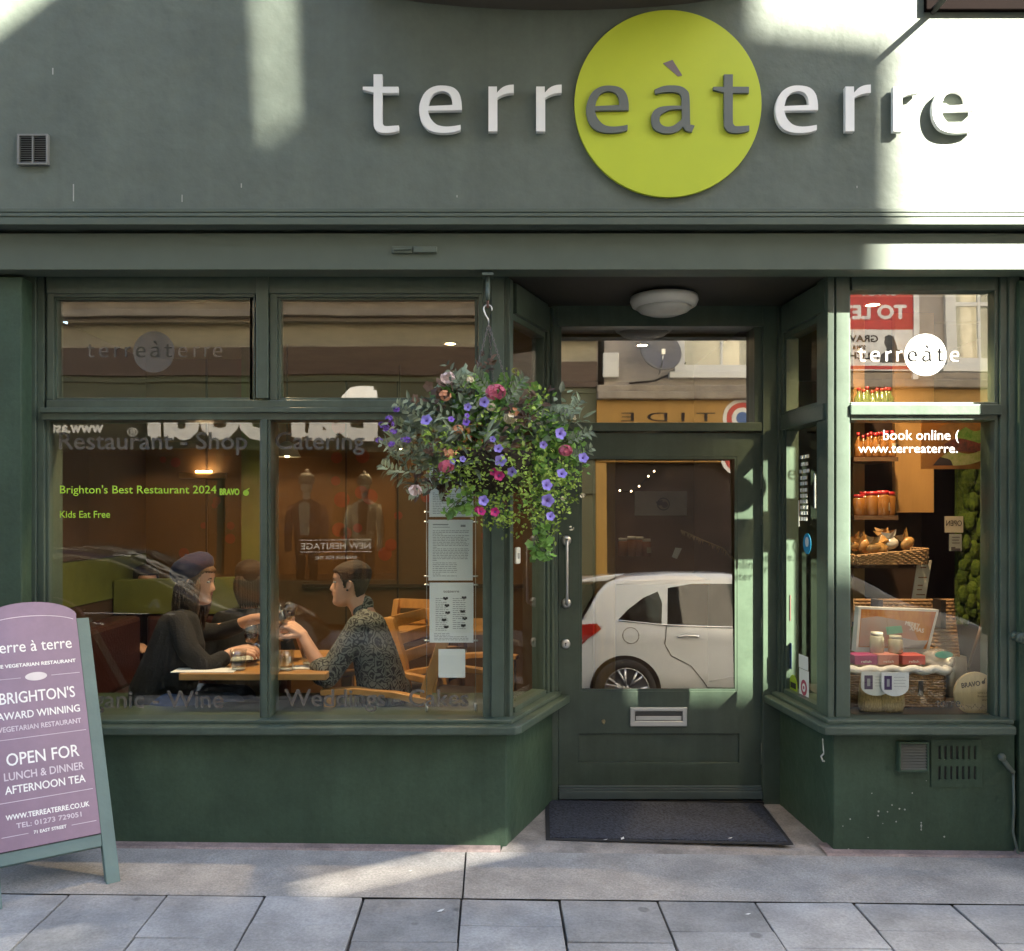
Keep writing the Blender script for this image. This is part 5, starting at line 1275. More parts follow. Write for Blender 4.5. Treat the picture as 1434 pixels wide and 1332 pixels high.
# ---- ceiling downlights
def downlight(lab, x, y, e=18, spot=True):
    t = empty('downlight', lab, 'lamp', (x, y, 2.598), 0, 'recessed ceiling downlights')
    q = MB(); q.lathe([(.045,0),(.048,-.006),(.036,-.008),(.034,0)], 24); q.build('trim_ring', STEEL, t)
    q = MB(); q.lathe([(0,-.004),(.033,-.004)], 20); q.build('bulb', mat('warm_bulb', (.8,.6,.4), .5, emit=(1, .70, .38), estr=9), t)
    l = bpy.data.lights.new('downlight_lamp', 'SPOT'); l.energy = e; l.color = (1, .70, .40); l.spot_size = R(125); l.spot_blend = .6; l.shadow_soft_size = .04
    o = bpy.data.objects.new('downlight_lamp', l); COL.objects.link(o); o.parent = t; o.location = (0, 0, -.02)
DL = 3.2
downlight('lit warm downlight seen in the right top light near the hanging basket', X(631, 1.6), 1.55, DL); downlight('lit warm downlight further back below the first one', X(648, 2.9), 2.75, DL)
downlight('lit warm downlight over the left part of the dining room', -1.9, 2.4, DL); downlight('lit warm downlight over the dining table', -1.13, .40, DL * 4.5)  # table lamp is added to brighten the diners
downlight('lit warm downlight inside the entrance', .95, 1.6, DL * .7); downlight('lit warm downlight over the shop shelves', 1.95, .5, DL * .9); downlight('lit warm downlight over the wicker hamper', 1.9, .14, DL * 7)

pn_ = empty('pendant_lamp', 'small grey pendant lamp hanging over the dining room beside the mullion', 'lamp', (X(402, 1.6), 1.6, Z(640, 1.6)))
q = MB(); q.lathe([(.012, .10), (.05, .08), (.085, .0), (.082, .0), (.047, .075), (.0, .09)], 24); q.build('shade', mat('pendant_grey', (.25,.24,.21), .4, .3), pn_)
q = MB(); q.tube([(0, 0, .1), (0, 0, 2.6 - pn_.location.z)], .004, 6); q.build('cord', DARK, pn_)
q = MB(); q.ball((0, 0, .02), .022, 10); q.build('bulb', mat('warm_bulb', (.8,.6,.4)), pn_)
pn2 = copy_tree(pn_); pn2.location = (X(560, 2.4), 2.4, Z(630, 2.4)); pn2['label'] = 'small grey pendant lamp deep in the room behind the hanging basket'
pn_['group'] = pn2['group'] = 'pendant lamps'
t2 = empty('dining_table', 'wooden dining table further back behind the person in the paisley shirt', 'table', (-.35, 2.1, 0))
q = MB(); q.box(-.45, .45, -.35, .35, .73, .76); q.build('tabletop', PINE, t2, bevel=.004)
for sx in (-.4, .4):
    for sy in (-.3, .3): q = MB(); q.box(sx - .03, sx + .03, sy - .03, sy + .03, 0, .73); q.build('leg', PINE, t2)
wl_ = empty('wall_lamp', 'horizontal lit lamp strip on the wall above the person in the beret', 'lamp', (X(283, 2.1), 2.12, Z(662, 2.1)))
q = MB(); q.box(-.16, .16, -.03, .02, -.04, .0); q.build('housing', PINE, wl_, bevel=.004)
q = MB(); q.box(-.04, .07, -.034, -.029, .003, .012); q.build('tube', mat('warm_bulb', (.8,.6,.4)), wl_)
# ------------------------------------------------------------------ shop display behind the right window
def pbox(mb, a, b, c_, d, y, dep): mb.box(X(a, y), X(b, y), y, y + dep, Z(d, y), Z(c_, y))
LWOOD = mat('maple_panel', (.40,.215,.075), .42, var=.08, nscale=3, stretch=(5, 5, .5), coat=.1)
q = MB(); pbox(q, 1253, 1308, 395, 718, .78, .03); o = tag(q.build('shelf_end_panel', LWOOD, bevel=.002), 'tall light wood panel hanging at the end of the shop shelves', 'panel')
q = MB(); pbox(q, 1195, 1211, 395, 990, .85, .04); tag(q.build('wood_post', LWOOD, bevel=.002), 'narrow wooden post at the left edge of the right window', 'post')
su = empty('shop_shelves', 'dark wood shop shelves stocked with bottles and jars', 'shelves', (X(1235, .8), .8, 0))
q = MB()
for py in (575, 640, 722, 790, 905): pbox(q, 1196, 1258, py, py + 6, .62, .34)
part(q, 'shelf', mat('dark_shelf_wood', (.10,.05,.022), .5), su)
q = MB(); pbox(q, 1190, 1290, 440, 1000, .97, .02); part(q, 'back', mat('dark_shelf_back', (.05,.025,.015), .6), su)
RED = mat('red_cap', (.42,.02,.025), .35); JARG = mat('chutney_jar', (.20,.07,.02), .15, coat=.5); JARO = mat('amber_jar', (.24,.095,.02), .15, coat=.5); GRNJ = mat('green_jar', (.06,.13,.03), .15, coat=.5)
CREAML = mat('jar_label', (.42,.36,.25), .6, var=.25, nscale=30)
def jar(px, py, y, h, r, m, capm, lab, grp, nm='jar'):
    vj = random.Random(int(px * 7 + py)); h *= vj.uniform(.84, 1.06); r *= vj.uniform(.9, 1.05)
    t = empty(nm, lab, 'jar' if nm == 'jar' else 'bottle', (X(px + vj.uniform(-.8, .8), y), y + vj.uniform(-.015, .015), Z(py, y)), vj.uniform(0, 3), grp)
    q = MB()
    if nm == 'bottle': q.lathe([(r*.9,0),(r,h*.05),(r,h*.55),(r*.4,h*.75),(r*.38,h*.9)], 12)
    else: q.lathe([(r*.9,0),(r,h*.06),(r,h*.78),(r*.8,h*.86)], 12)
    q.build('vessel', m, t); q = MB(); q.add([(r*1.01*math.cos(a), r*1.01*math.sin(a), z) for z in (h*.2, h*.52) for a in [-2.1 + .22*k for k in range(7)]], [(k, k+1, k+8, k+7) for k in range(6)]); q.build('label', CREAML, t); q = MB(); q.lathe([(0, h*.86), (r*.86 if nm == 'jar' else r*.42, h*.86), (r*.86 if nm == 'jar' else r*.42, h*1.02), (0, h*1.02)], 12); q.build('cap', capm, t)
    return t
ORD = ('first','second','third','fourth','fifth','sixth','seventh','eighth','ninth')
for row, (py, n, h, r, m, cp, nm, g_) in enumerate(((640, 9, .13, .022, JARO, RED, 'bottle', 'red capped bottles on the upper shelf'), (722, 6, .125, .034, JARO, RED, 'jar', 'jars with red lids on the middle shelf'), (575, 8, .12, .024, GRNJ, RED, 'bottle', 'small bottles on the top shelf'))):
    for i in range(n):
        px = 1200 + (1250 - 1200) * (i + .5) / n
        jar(px, py, .66 + .02*(i % 2), h, r, m, cp, {'bottle': ORD[i] + ' red capped ' + ('amber bottle from the left on the upper' if py == 640 else 'green bottle from the left on the top') + ' shop shelf', 'jar': ORD[i] + ' amber jar with a red lid from the left on the middle shop shelf'}[nm], g_, nm)
for i in range(5):
    t = jar(1199 + 9*i, 905, .68, .12, .03, JARG if i % 2 else GRNJ, DARK, ORD[i] + ' dark jar with black lid from the left on the bottom shop shelf', 'dark jars on the bottom shelf')
WICK = mat('wicker', (.34,.19,.085), .7, var=.25, nscale=20)
def weave(mb, face, u0, u1, v0, v1, nu, nv, r=.005):
    """face(u, v, out) gives a point; weaves horizontal strands over upright stakes"""
    for j in range(nv):
        v = v0 + (v1 - v0) * (j + .5) / nv; pts = []
        n = nu * 2
        for i in range(n + 1):
            u = u0 + (u1 - u0) * i / n; pts.append(face(u, v, .0055 * math.sin(math.pi * (i + j)) if False else (.006 if (i // 1 + j) % 2 else -.003)))
        mb.tube(pts, (v1 - v0) / nv * .55, 5)
    for i in range(nu + 1):
        u = u0 + (u1 - u0) * i / nu; mb.tube([face(u, v0, .0), face(u, v1, .0)], .0045, 5)
bk = empty('bread_basket', 'shallow wicker basket of wrapped biscuits on a shelf in the right window', 'basket', (X(1243, .55), .6, Z(790, .55)))
q = MB(); bw, bh, bd = .175, .085, .09
weave(q, lambda u, v, o_: (u + .15*v*(1 if u > 0 else -1), -bd - o_ - .1*v, v*(.55 + .45*(u + bw)/(2*bw)) + .0), -bw, bw, 0, bh, 10, 8)
weave(q, lambda u, v, o_: (bw + .012 + o_, u, v), -bd, bd, 0, bh, 5, 8); weave(q, lambda u, v, o_: (-bw - .012 - o_, u, v*.6), -bd, bd, 0, bh, 5, 6)
q.box(-bw, bw, -bd, bd, 0, .008); q.build('body', WICK, bk)
rb = random.Random(8); CELLO = mat('biscuit_packet', (.45,.24,.08), .25, var=.3, nscale=30, coat=.6); CELW = mat('clear_wrap', (.6,.55,.48), .15, coat=.8, var=.2, nscale=20)
for i in range(12):
    q = MB(); M = Matrix.Translation((rb.uniform(-.14,.14), rb.uniform(-.06,.05), .07 + rb.uniform(0,.05))) @ Matrix.Rotation(rb.uniform(-.8,.8), 4, 'Y') @ Matrix.Rotation(rb.uniform(-.4,.4), 4, 'X')
    q.ball((0,0,0), .042, 10, (1, .45, .7), M); q.add([(-.02,0,.02),(.02,0,.02),(.045,.01,.07),(0,-.012,.06),(-.04,.006,.075)], [(0,1,2,3),(0,3,4)], M)
    q.build('wrapped_biscuits', CELW if i in (2, 5) else CELLO, bk)
# moss wall
ms = MB(); rm_ = random.Random(12); y = 1.0
xa, xb, za, zb = X(1347, y), X(1382, y), Z(870, y), Z(640, y)
for i in range(150):
    ms.ball((rm_.uniform(xa, xb), y + rm_.uniform(-.02, .03), rm_.uniform(za, zb)), rm_.uniform(.022, .045), 8, (.8, .6, 1.3))
ms.box(xa - .01, xb + .02, y + .02, y + .06, za - .02, zb)
tag(ms.build('moss_panel', mat('green_moss', (.045,.085,.008), .9, var=.4, nscale=22, bump=.01, bscale=90, col2=(.14,.20,.015))), 'tall narrow panel of bumpy green moss hanging on the dark wall', 'moss panel')
def flat(nm, lab, cat, a, b, c_, d, y, m, dep=.012):
    q = MB(); pbox(q, a, b, c_, d, y, dep); return tag(q.build(nm, m, bevel=.001), lab, cat)
osn = flat('open_sign', 'small white sign showing the word OPEN in reverse beside the moss', 'sign', 1323.5, 1349, 723, 746, .95, mat('cream_card', (.50,.44,.36), .6))
q = MB(); y = .947; k = (D + y)/F
text_w(q, 'OPEN', 22*k, 8*k, 0, Matrix(((-1,0,0,X(1347, y)),(0,0,-1,y),(0,1,0,Z(736.5, y)),(0,0,0,1)))); q.build('print', DARK, osn)
nt2 = flat('notice', 'small grey notice below the open sign', 'notice', 1330, 1347, 748, 772, .95, mat('grey_card', (.32,.33,.32), .6))
q = MB(); y = .947
for k_, (a, b, py, h) in enumerate(((1333,1344,752,1),(1333,1343,756,1),(1333,1344,760,1),(1332,1338,766,5),(1338,1345,768,3))): q.add([(X(a,y),y,Z(py+h,y)),(X(b,y),y,Z(py+h,y)),(X(b,y),y,Z(py,y)),(X(a,y),y,Z(py,y))], [(0,1,2,3)])
q.build('print', INKD, nt2)
lc = MB(); y = .56; lc.prism([(X(1277,y),Z(840,y)),(X(1296,y),Z(840,y)),(X(1305,y),Z(785,y)),(X(1285.5,y),Z(785,y))], y, y + .006); lcx = tag(lc.build('price_card', mat('cream_card', (.5,.44,.36))), 'tall narrow cream card leaning behind the wicker hamper', 'card')
q = MB(); 
for py, a, b in ((794,1289,1297),(808,1286,1298),(819,1285,1292),(825,1284,1291),(832,1283,1295)): q.add([(X(a,y),y-.001,Z(py+1.6,y)),(X(b,y),y-.001,Z(py+1.6,y)),(X(b,y),y-.001,Z(py,y)),(X(a,y),y-.001,Z(py,y))], [(0,1,2,3)])
q.build('print', mat('brown_ink', (.22,.09,.04), .7), lcx)
# burger poster: a flat print
ps = flat('food_poster', 'poster of a filled burger on orange across the top of the right window', 'poster', 1290, 1392, 583, 657, .20, mat('poster_orange', (.36,.11,.015), .4, col2=(.46,.19,.03), nscale=3), .006)
y = .196
def pp(pts, m, nm='print', dy=0.0): q = MB(); q.prism([(X(a, y), Z(b, y)) for a, b in reversed(smooth_loop(pts, 60, 3))], y - .0006 - dy, y - .0002 - dy); return q.build(nm, m, ps)
pp([(1308,610),(1320,596),(1340,590),(1360,592),(1376,602),(1380,616),(1350,622),(1318,620)], mat('bun_brown', (.32,.13,.03), .5, var=.2, nscale=30))
pp([(1340,606),(1352,598),(1364,604),(1374,602),(1380,614),(1368,622),(1352,618),(1342,618)], mat('lettuce_print', (.10,.22,.02), .5, col2=(.28,.36,.08), nscale=60), dy=.0008)
pp([(1322,622),(1340,614),(1362,618),(1378,624),(1372,634),(1340,632),(1326,632)], mat('patty_print', (.09,.03,.02), .5, col2=(.25,.05,.03), nscale=60), dy=.0012)
pp([(1312,646),(1330,632),(1356,636),(1376,630),(1380,642),(1360,650),(1330,652)], mat('cream_print', (.50,.38,.16), .5, col2=(.30,.30,.06), nscale=40), dy=.0016)
pp([(1306,652),(1316,640),(1330,644),(1334,652)], mat('dark_print', (.05,.02,.015), .5), dy=.0020)
# hamper
hm = empty('wicker_hamper', 'open wicker hamper with leather straps filled with gifts in the right window', 'hamper', (X(1265, .30), .30, .575))
y0h = .17; a, b = X(1180, y0h), X(1322, y0h); zb_, zt_h = .60, Z(938, y0h)
q = MB()
loc_h = hm.location
weave(q, lambda u, v, o_: (u - loc_h.x, y0h - o_ - loc_h.y, v - loc_h.z), a, b, zb_, zt_h, 18, 15)
bR = X(1337, .17)
weave(q, lambda u, v, o_: (b + (u - y0h)*.15 + o_ - loc_h.x, u - loc_h.y, v - loc_h.z), y0h, y0h + .30, zb_, zt_h, 9, 15)
q.box(a - loc_h.x, b - loc_h.x, y0h + .012 - loc_h.y, y0h + .30 - loc_h.y, zb_ - loc_h.z, zb_ + .02 - loc_h.z)
q.build('body', WICK, hm)
q = MB(); yl = .44; la, lb = X(1204, yl), X(1346, yl); zl0, zl1 = Z(945, yl), Z(841, yl)
weave(q, lambda u, v, o_: (u + (v - zl0)*.02 - loc_h.x, yl + (v - zl0)*.25 - o_ - loc_h.y, v - loc_h.z), la, lb, zl0, zl1, 18, 22)
q.build('lid', WICK, hm)
q = MB()
for px in (1231, 1319): q.box(X(px-3.5, yl) - loc_h.x, X(px+3.5, yl) - loc_h.x, yl - .016 - loc_h.y, yl + .01 - loc_h.y + .06, Z(880, yl) - loc_h.z, zl1 + .004 - loc_h.z)
q.build('strap', mat('dark_leather', (.02,.012,.01), .5), hm)
q = MB(); zc = Z(965, y0h); q.box(X(1285,y0h)-loc_h.x, X(1292,y0h)-loc_h.x, -.142, -.133, Z(974,y0h)-loc_h.z, Z(953,y0h)-loc_h.z); q.build('clasp', mat('dark_leather', (.02,.012,.01)), hm, bevel=.003)
WRAP = mat('white_tissue', (.62,.60,.58), .5, var=.08, nscale=18, bump=.006, bscale=40)
q = MB(); 
pts = []
for i in range(25): pts.append((a + (b + .02 - a)*i/24 - loc_h.x, y0h - .012 - loc_h.y, zt_h + .006*math.sin(i*1.3) - loc_h.z))
q.tube(pts, .020, 8); q.tube([(pts[-1][0], pts[-1][1] + .3*k/6, pts[-1][2] + .005*math.sin(k*2)) for k in range(7)], .018, 8); q.build('tissue_lining', WRAP, hm)
# contents
def framed(nm, lab, cat, poly, y, m, dep=.01):
    q = MB(); q.prism([(X(p[0], y), Z(p[1], y)) for p in reversed(poly)], y, y + dep); return tag(q.build(nm, m), lab, cat)
pic = framed('picture_box', 'white bordered gift box with an orange photographic lid inside the hamper lid', 'gift box', [(1203,850),(1315,854),(1300,916),(1198,913)], .36, mat('gift_white', (.68,.66,.64), .4), .05)
y = .359
def on(parent, pts, m, dy=.001): 
    q = MB(); q.prism([(X(p[0], y), Z(p[1], y)) for p in reversed(pts)], y - dy, y - dy + .0006); return q.build('print', m, parent)
on(pic, [(1206,853),(1311,857),(1297,909),(1202,906)], mat('orange_photo', (.40,.10,.012), .3, col2=(.55,.24,.04), nscale=9, stretch=(3, 3, .7)))
on(pic, [(1206,866),(1228,863),(1274,871),(1290,906),(1203,905)], mat('salmon_photo', (.45,.22,.17), .4, col2=(.36,.30,.28), nscale=5), .002)
on(pic, [(1240,878),(1262,876),(1264,886),(1242,889)], mat('mint_label', (.20,.48,.36), .5), .003)
on(pic, [(1250,890),(1282,897),(1299,897),(1292,909),(1252,907)], mat('grey_photo', (.38,.38,.42), .5), .0025)
q = MB(); k = (D+y)/F
for s_, px, py, cp in (('MERRY', 1267, 875, 6), ('XMAS', 1273, 882, 6)): text_w(q, s_, 20*k, cp*k, 0, face_cam(X(px, y), y - .004, Z(py, y)) @ Matrix.Rotation(R(-12), 4, 'Z'), bold=.0005)
q.build('lettering', VINYL, pic)
for i, (pa, pb, m, lab) in enumerate(((1197,1229,mat('magenta_box', (.34,.02,.14), .4),'magenta gift box in the front row of the hamper, leftmost'), (1230,1259,mat('salmon_box', (.52,.20,.16), .4),'salmon pink gift box in the middle of the hamper front row'), (1264,1296,mat('coral_box', (.55,.11,.10), .4),'coral red gift box at the right of the hamper front row'))):
    yb_ = .20; q = MB(); pbox(q, pa, pb, 918 - i%2, 931, yb_, .10); o = tag(q.build('gift_box', m, bevel=.002), lab, 'gift box')
    q = MB(); kk_ = (D+yb_)/F; text_w(q, 'relish', 14*kk_, 3.5*kk_, 0, face_cam(X((pa+pb)/2 - 7, yb_), yb_ - .001, Z(928, yb_))); q.build('print', VINYL, o)
for i, (px, py) in enumerate(((1228, 912), (1252, 911))):
    t = jar(px, py + 3, .28, .10, .034, mat('spice_jar', (.40,.36,.26), .1, coat=.7), mat('pale_lid', (.5,.47,.4), .4), ('clear jar of pale spice in the hamper, left one','clear jar of pale spice in the hamper, right one')[i], 'spice jars in the hamper')
cello = MB(); cello.ball((X(1312,.26), .26, Z(925,.26)), .085, 14, (1, .8, .7)); tag(cello.build('clear_bag', mat('clear_bag', (.55,.52,.5), .15, alpha=.45, coat=1, bump=.02, bscale=18)), 'crinkled clear bag with a mint label at the right of the hamper', 'bag')
q = MB(); yv = .185; q.prism([(X(1322+13*math.cos(R(t)), yv), Z(917 + 5*math.sin(R(t)), yv)) for t in range(360, 0, -20)], yv, yv + .001); bpy.data.objects['clear_bag'] and q.build('label', mat('mint_label', (.20,.48,.36)), bpy.data.objects['clear_bag'])
HAY = mat('pasta_straw', (.42,.30,.13), .7, var=.35, nscale=40, stretch=(6, 6, 1), bump=.01, bscale=60)
for i, (px, w_, lab) in enumerate(((1222, 21, 'bag of straw coloured pasta with rounded paper label, left one'), (1248, 19, 'bag of straw coloured pasta with rounded paper label, right one'))):
    yy = .11 - .012*i; t = empty('pasta_bag', lab, 'bag', (X(px, yy), yy, .595), 0, 'labelled pasta bags before the hamper')
    q = MB(); k = (D+yy)/F; q.lathe([(0,0),(w_*k*.85,0),(w_*k,.03),(w_*k*.95,.10),(w_*k*.8,.17)], 18, M=Matrix.Scale(.45, 4, (0,1,0))); q.build('bag', HAY, t)
    q = MB(); q.prism([(-w_*k*1.0,.19),(-w_*k*1.0,.125)] + [(w_*k*math.cos(R(t_)), .125 + .045*math.sin(R(t_))) for t_ in range(190, 351, 16)] + [(w_*k,.125),(w_*k,.19)], -.042, -.036); q.build('paper_label', mat('label_white', (.68,.68,.68), .6), t)
    q = MB(); q.box(-w_*k*.8, -w_*k*.25, -.0435, -.0425, .11, .175); q.build('print', mat('purple_print', (.06,.03,.10), .6), t)
    q = MB()
    for j in range(4): q.box(-w_*k*.1, w_*k*(.8 - .1*(j % 2)), -.0435, -.0425, .125 + .014*j, .127 + .014*j)
    q.box(-w_*k*.62, -w_*k*.42, -.0442, -.0434, .125, .16); q.build('print', INK if j else INK, t)
rbx = empty('round_board', 'round pale wooden board with BRAVO burnt into it, leaning in the right window corner', 'board', (X(1365.5, .09), .09, Z(971, .09)))
q = MB(); k = (D+.09)/F; q.lathe([(0,.009),(29.5*k,.009),(30*k,.007),(30*k,-.007),(29.5*k,-.009),(0,-.009)], 48, M=Matrix.Rotation(R(90), 4, 'X')); q.build('disc', mat('birch_wood', (.48,.35,.19), .6, var=.12, nscale=8, stretch=(8, 8, 1)), rbx)
q = MB(); text_w(q, 'BRAVO', 26*k, 7*k, 0, face_cam(-20*k, -.0098, 8*k) @ Matrix.Rotation(R(8), 4, 'Z'), bold=.0011); q.prism(circle(10*k, 16*k, 2.5*k, 12), -.0102, -.0098); q.prism([(10*k,17*k),(12*k,17*k),(13*k,22*k),(12*k,22*k)], -.0102, -.0098)
text_w(q, 'terre à terre', 20*k, 3*k, 0, face_cam(2*k, -.0098, 0*k)); text_w(q, 'Restaurant', 19*k, 3*k, 0, face_cam(2*k, -.0098, -5*k)); text_w(q, '2024', 8*k, 3*k, 0, face_cam(8*k, -.0098, -10*k))
rr3 = random.Random(2)
for j in range(9):
    x0 = -20*k + 4.6*k*j; q.tube([(x0 + kk2*1.6*k, -.0098, (-19 + rr3.uniform(-4, 5))*k) for kk2 in range(4)], .0009, 4)
q.build('burnt_lettering', mat('burnt_brown', (.05,.025,.012), .7), rbx)
es = empty('display_easel', 'thin wooden easel legs leaning in the dark corner behind the round board', 'easel', (X(1375, .4), .4, .575))
q = MB(); 
for pts in (((1356,935),(1381,855)), ((1382,945),(1393,870)), ((1381,855),(1390,850))): q.tube([tuple(P(a_, b_, .42) - es.location) for a_, b_ in pts], .008, 6)
q.build('legs', mat('easel_wood', (.14,.07,.04), .6), es)
q = MB(); q.box(X(1190,.1), X(1402,.1), .06, .80, .50, .592); tag(q.build('display_shelf', mat('dark_bench', (.05,.04,.035), .5)), 'dark low shelf carrying the hamper in the right window', 'shelf')
tp = MB(); tp.lathe([(.0,0),(.075,0),(.078,.01),(.074,.20),(.0,.21)], 28, (X(1331,.50), .5, .592)); tag(tp.build('tin_drum', mat('galvanised_tin', (.32,.33,.33), .35, .8, var=.15)), 'grey metal drum behind the right side of the hamper', 'tin')  # drum shape stands in for a mirrored patch of the parked car
# ------------------------------------------------------------------ seen through the door
q = MB(); pbox(q, 833, 862, 600, 1000, 1.3, .12); tag(q.build('wooden_column', mat('ochre_wood', (.40,.20,.03), .4, var=.15, nscale=4, stretch=(5, 5, .5)), bevel=.01), 'ochre wooden column just inside the door', 'column')
bn = empty('hanging_banner', 'white hanging banner with a dark round crest seen through the door glass', 'banner', (X(925, 1.5), 1.5, Z(700, 1.5)))
q = MB(); pbox(q, 889, 962, 688, 722, 1.5, .01); part(q, 'cloth', mat('banner_white', (.45,.43,.40), .7), bn)
q = MB(); y = 1.496; k = (D+y)/F; q.prism(circle(X(929,y), Z(706,y), 9*k, 24), y - .001, y, [circle(X(929,y), Z(706,y), 7.6*k, 24)]); q.prism(circle(X(931,y), Z(707,y), 4.5*k, 16), y - .001, y); q.prism([(X(918,y),Z(703,y)),(X(927,y),Z(700,y)),(X(930,y),Z(708,y)),(X(922,y),Z(708,y))][::-1], y - .002, y - .001); part(q, 'crest', NAVY, bn)
brc = empty('counter', 'low dark counter with orange front inside the entrance', 'counter', (X(920, 1.9), 1.9, 0))
q = MB(); q.box(.42, 1.44, 1.9, 2.3, .0, 1.05); part(q, 'body', mat('counter_front', (.12,.05,.02), .5), brc)
q = MB(); q.box(.40, 1.45, 1.87, 2.32, 1.05, 1.08); part(q, 'top', PINE, brc, .004)
for i, (px, m) in enumerate(((872, JARO), (885, JARO), (895, JARG), (905, JARG))): jar(px, 779, 1.95, .13, .035, m, WPLASTIC, ORD[i] + ' storage jar with pale lid from the left on the counter inside the door', 'jars on the counter')
br = MB(); rbn = random.Random(3); pts = [P(1030, 785, .95), P(1012, 768, .95), P(985, 757, .95), P(960, 745, .95), P(953, 742, .95)]; br.tube(pts, [.006,.005,.004,.003,.002], 6)
for k_ in range(46):
    u = rbn.random(); i = min(3, int(u*4)); p_ = pts[i].lerp(pts[i+1], u*4 - i); d_ = Vector((rbn.uniform(-.4,.4), rbn.uniform(-.5,.5), -1))*rbn.uniform(.012,.03); br.tube([p_, p_ + d_], [.004, .001], 4)
sl_ = empty('string_lights', 'string of small warm bulbs hanging in the dark inside the entrance', 'lights', tuple(P(880, 680, 2.6)))
q = MB(); pts = [P(a_, b_, 2.6) - sl_.location for a_, b_ in ((868,687),(884,688),(895,681),(908,667),(916,660))]; q.tube(pts, .003, 5); q.build('cord', DARK, sl_)
for p_ in pts: q = MB(); q.ball(p_, .007, 8); q.build('bulb', mat('dim_bulb', (.8,.6,.4), .5, emit=(1, .72, .42), estr=1.5), sl_)
tag(br.build('dried_branch', mat('dry_straw', (.35,.25,.13), .9)), 'dried drooping branch hanging inside the door at the right', 'branch')
cdn = MB(); cdn.prism([tuple(P(a_, b_, 1.2))[0::2] for a_, b_ in ((941,780),(948,783),(955,768),(946,767))], 1.2, 1.205); tag(cdn.build('menu_stand', mat('lit_card', (.75,.73,.68), .5)), 'small tilted white card on a stand inside the door', 'card')  # plain off-white card colour

# ------------------------------------------------------------------ hanging basket
yb = -.21
hb = empty('hanging_basket', 'overflowing hanging flower basket with purple, pink and white flowers on chains before the corner post', 'hanging basket', tuple(P(690, 640, yb)))
HBL = hb.location
kb_ = (D + yb) / F
q = MB(); cxb, czb = 0, 0; q.lathe([(0,-.17),(.08,-.16),(.14,-.10),(.175,-.02),(.18,.02),(.165,.02),(.0,.0)], 24); q.build('bowl', mat('dark_moss_liner', (.03,.022,.012), .95, bump=.01, bscale=50), hb)
hook = P(683, 447, yb) - HBL
q = MB(); top_ = P(683, 420, yb) - HBL
q.tube([top_ + Vector((.0,0,.02)), top_ + Vector((0,0,-.035))], .006, 6); q.build('swivel', mat('rusty_iron', (.16,.08,.06), .7), hb)
q = MB(); h0 = P(683, 433, yb) - HBL; pts = [h0 + Vector((.018*math.cos(R(t)) , 0, .018*math.sin(R(t)) - .0)) for t in range(-20, 200, 20)] + [h0 + Vector((-.010, 0, -.025)), h0 + Vector((.003, 0, -.045)), h0 + Vector((.004, 0, -.062))]; q.tube(pts, .0032, 8); q.build('hook', STEEL, hb)
ring0 = h0 + Vector((.004, 0, -.065))
CHM = mat('chain_steel', (.20,.18,.17), .45, .9)
for k_, an in enumerate((200, 330, 80)):
    tgt = Vector((.17*math.cos(R(an)), .17*math.sin(R(an)), .02)); q = MB(); L_ = (tgt - ring0).length; n = int(L_/.013); d_ = (tgt - ring0).normalized()
    sd = d_.cross(Vector((0,1,0))).normalized(); sd2 = d_.cross(sd)
    for i in range(n):
        c_ = ring0 + d_*(i + .5)*L_/n; s_ = sd if i % 2 else sd2
        q.tube([c_ + d_*.0085*math.cos(t) + s_*.004*math.sin(t) for t in [2*math.pi*j/8 for j in range(8)]], .0015, 4, closed=True)
    q.build('chain', CHM, hb)
bkt = MB(); pb = P(683, 411, yb); bkt.tube([(pb.x, -.12, 2.583), (pb.x, -.15, 2.50), (pb.x, yb, Z(404, yb)), (pb.x, yb, Z(421, yb))], .010, 8); bkt.box(pb.x - .025, pb.x + .025, -.16, -.08, 2.572, 2.5828)
tag(bkt.build('basket_bracket', FASC), 'short painted iron bracket holding the flower basket under the fascia', 'bracket')
rl = random.Random(21)
def leafm(nm, c1, c2): 
    m = mat(nm, c1, .5, col2=c2, nscale=9); nt = m.node_tree
    b = nt.nodes['Principled BSDF']; tl = nt.nodes.new('ShaderNodeBsdfTranslucent'); mx_ = nt.nodes.new('ShaderNodeMixShader'); mx_.inputs[0].default_value = .35
    src = b.inputs['Base Color'].links[0].from_socket; geo = nt.nodes.new('ShaderNodeNewGeometry'); hs = nt.nodes.new('ShaderNodeHueSaturation'); mr = nt.nodes.new('ShaderNodeMapRange'); mr.inputs[3].default_value = .45; mr.inputs[4].default_value = 1.6
    nt.links.new(geo.outputs['Random Per Island'], mr.inputs[0]); nt.links.new(mr.outputs[0], hs.inputs['Value']); nt.links.new(src, hs.inputs['Color']); nt.links.new(hs.outputs[0], b.inputs['Base Color']); nt.links.new(hs.outputs[0], tl.inputs[0])
    out = nt.nodes['Material Output']; nt.links.new(b.outputs[0], mx_.inputs[1]); nt.links.new(tl.outputs[0], mx_.inputs[2]); nt.links.new(mx_.outputs[0], out.inputs[0]); return m
L_DUST = leafm('dusty_leaf', (.17,.22,.13), (.35,.40,.28)); L_MID = leafm('green_leaf', (.12,.25,.045), (.24,.42,.09)); L_LIME = leafm('bright_leaf', (.22,.34,.04), (.42,.55,.11)); L_BRN = leafm('withered_leaf', (.09,.05,.035), (.17,.10,.06))
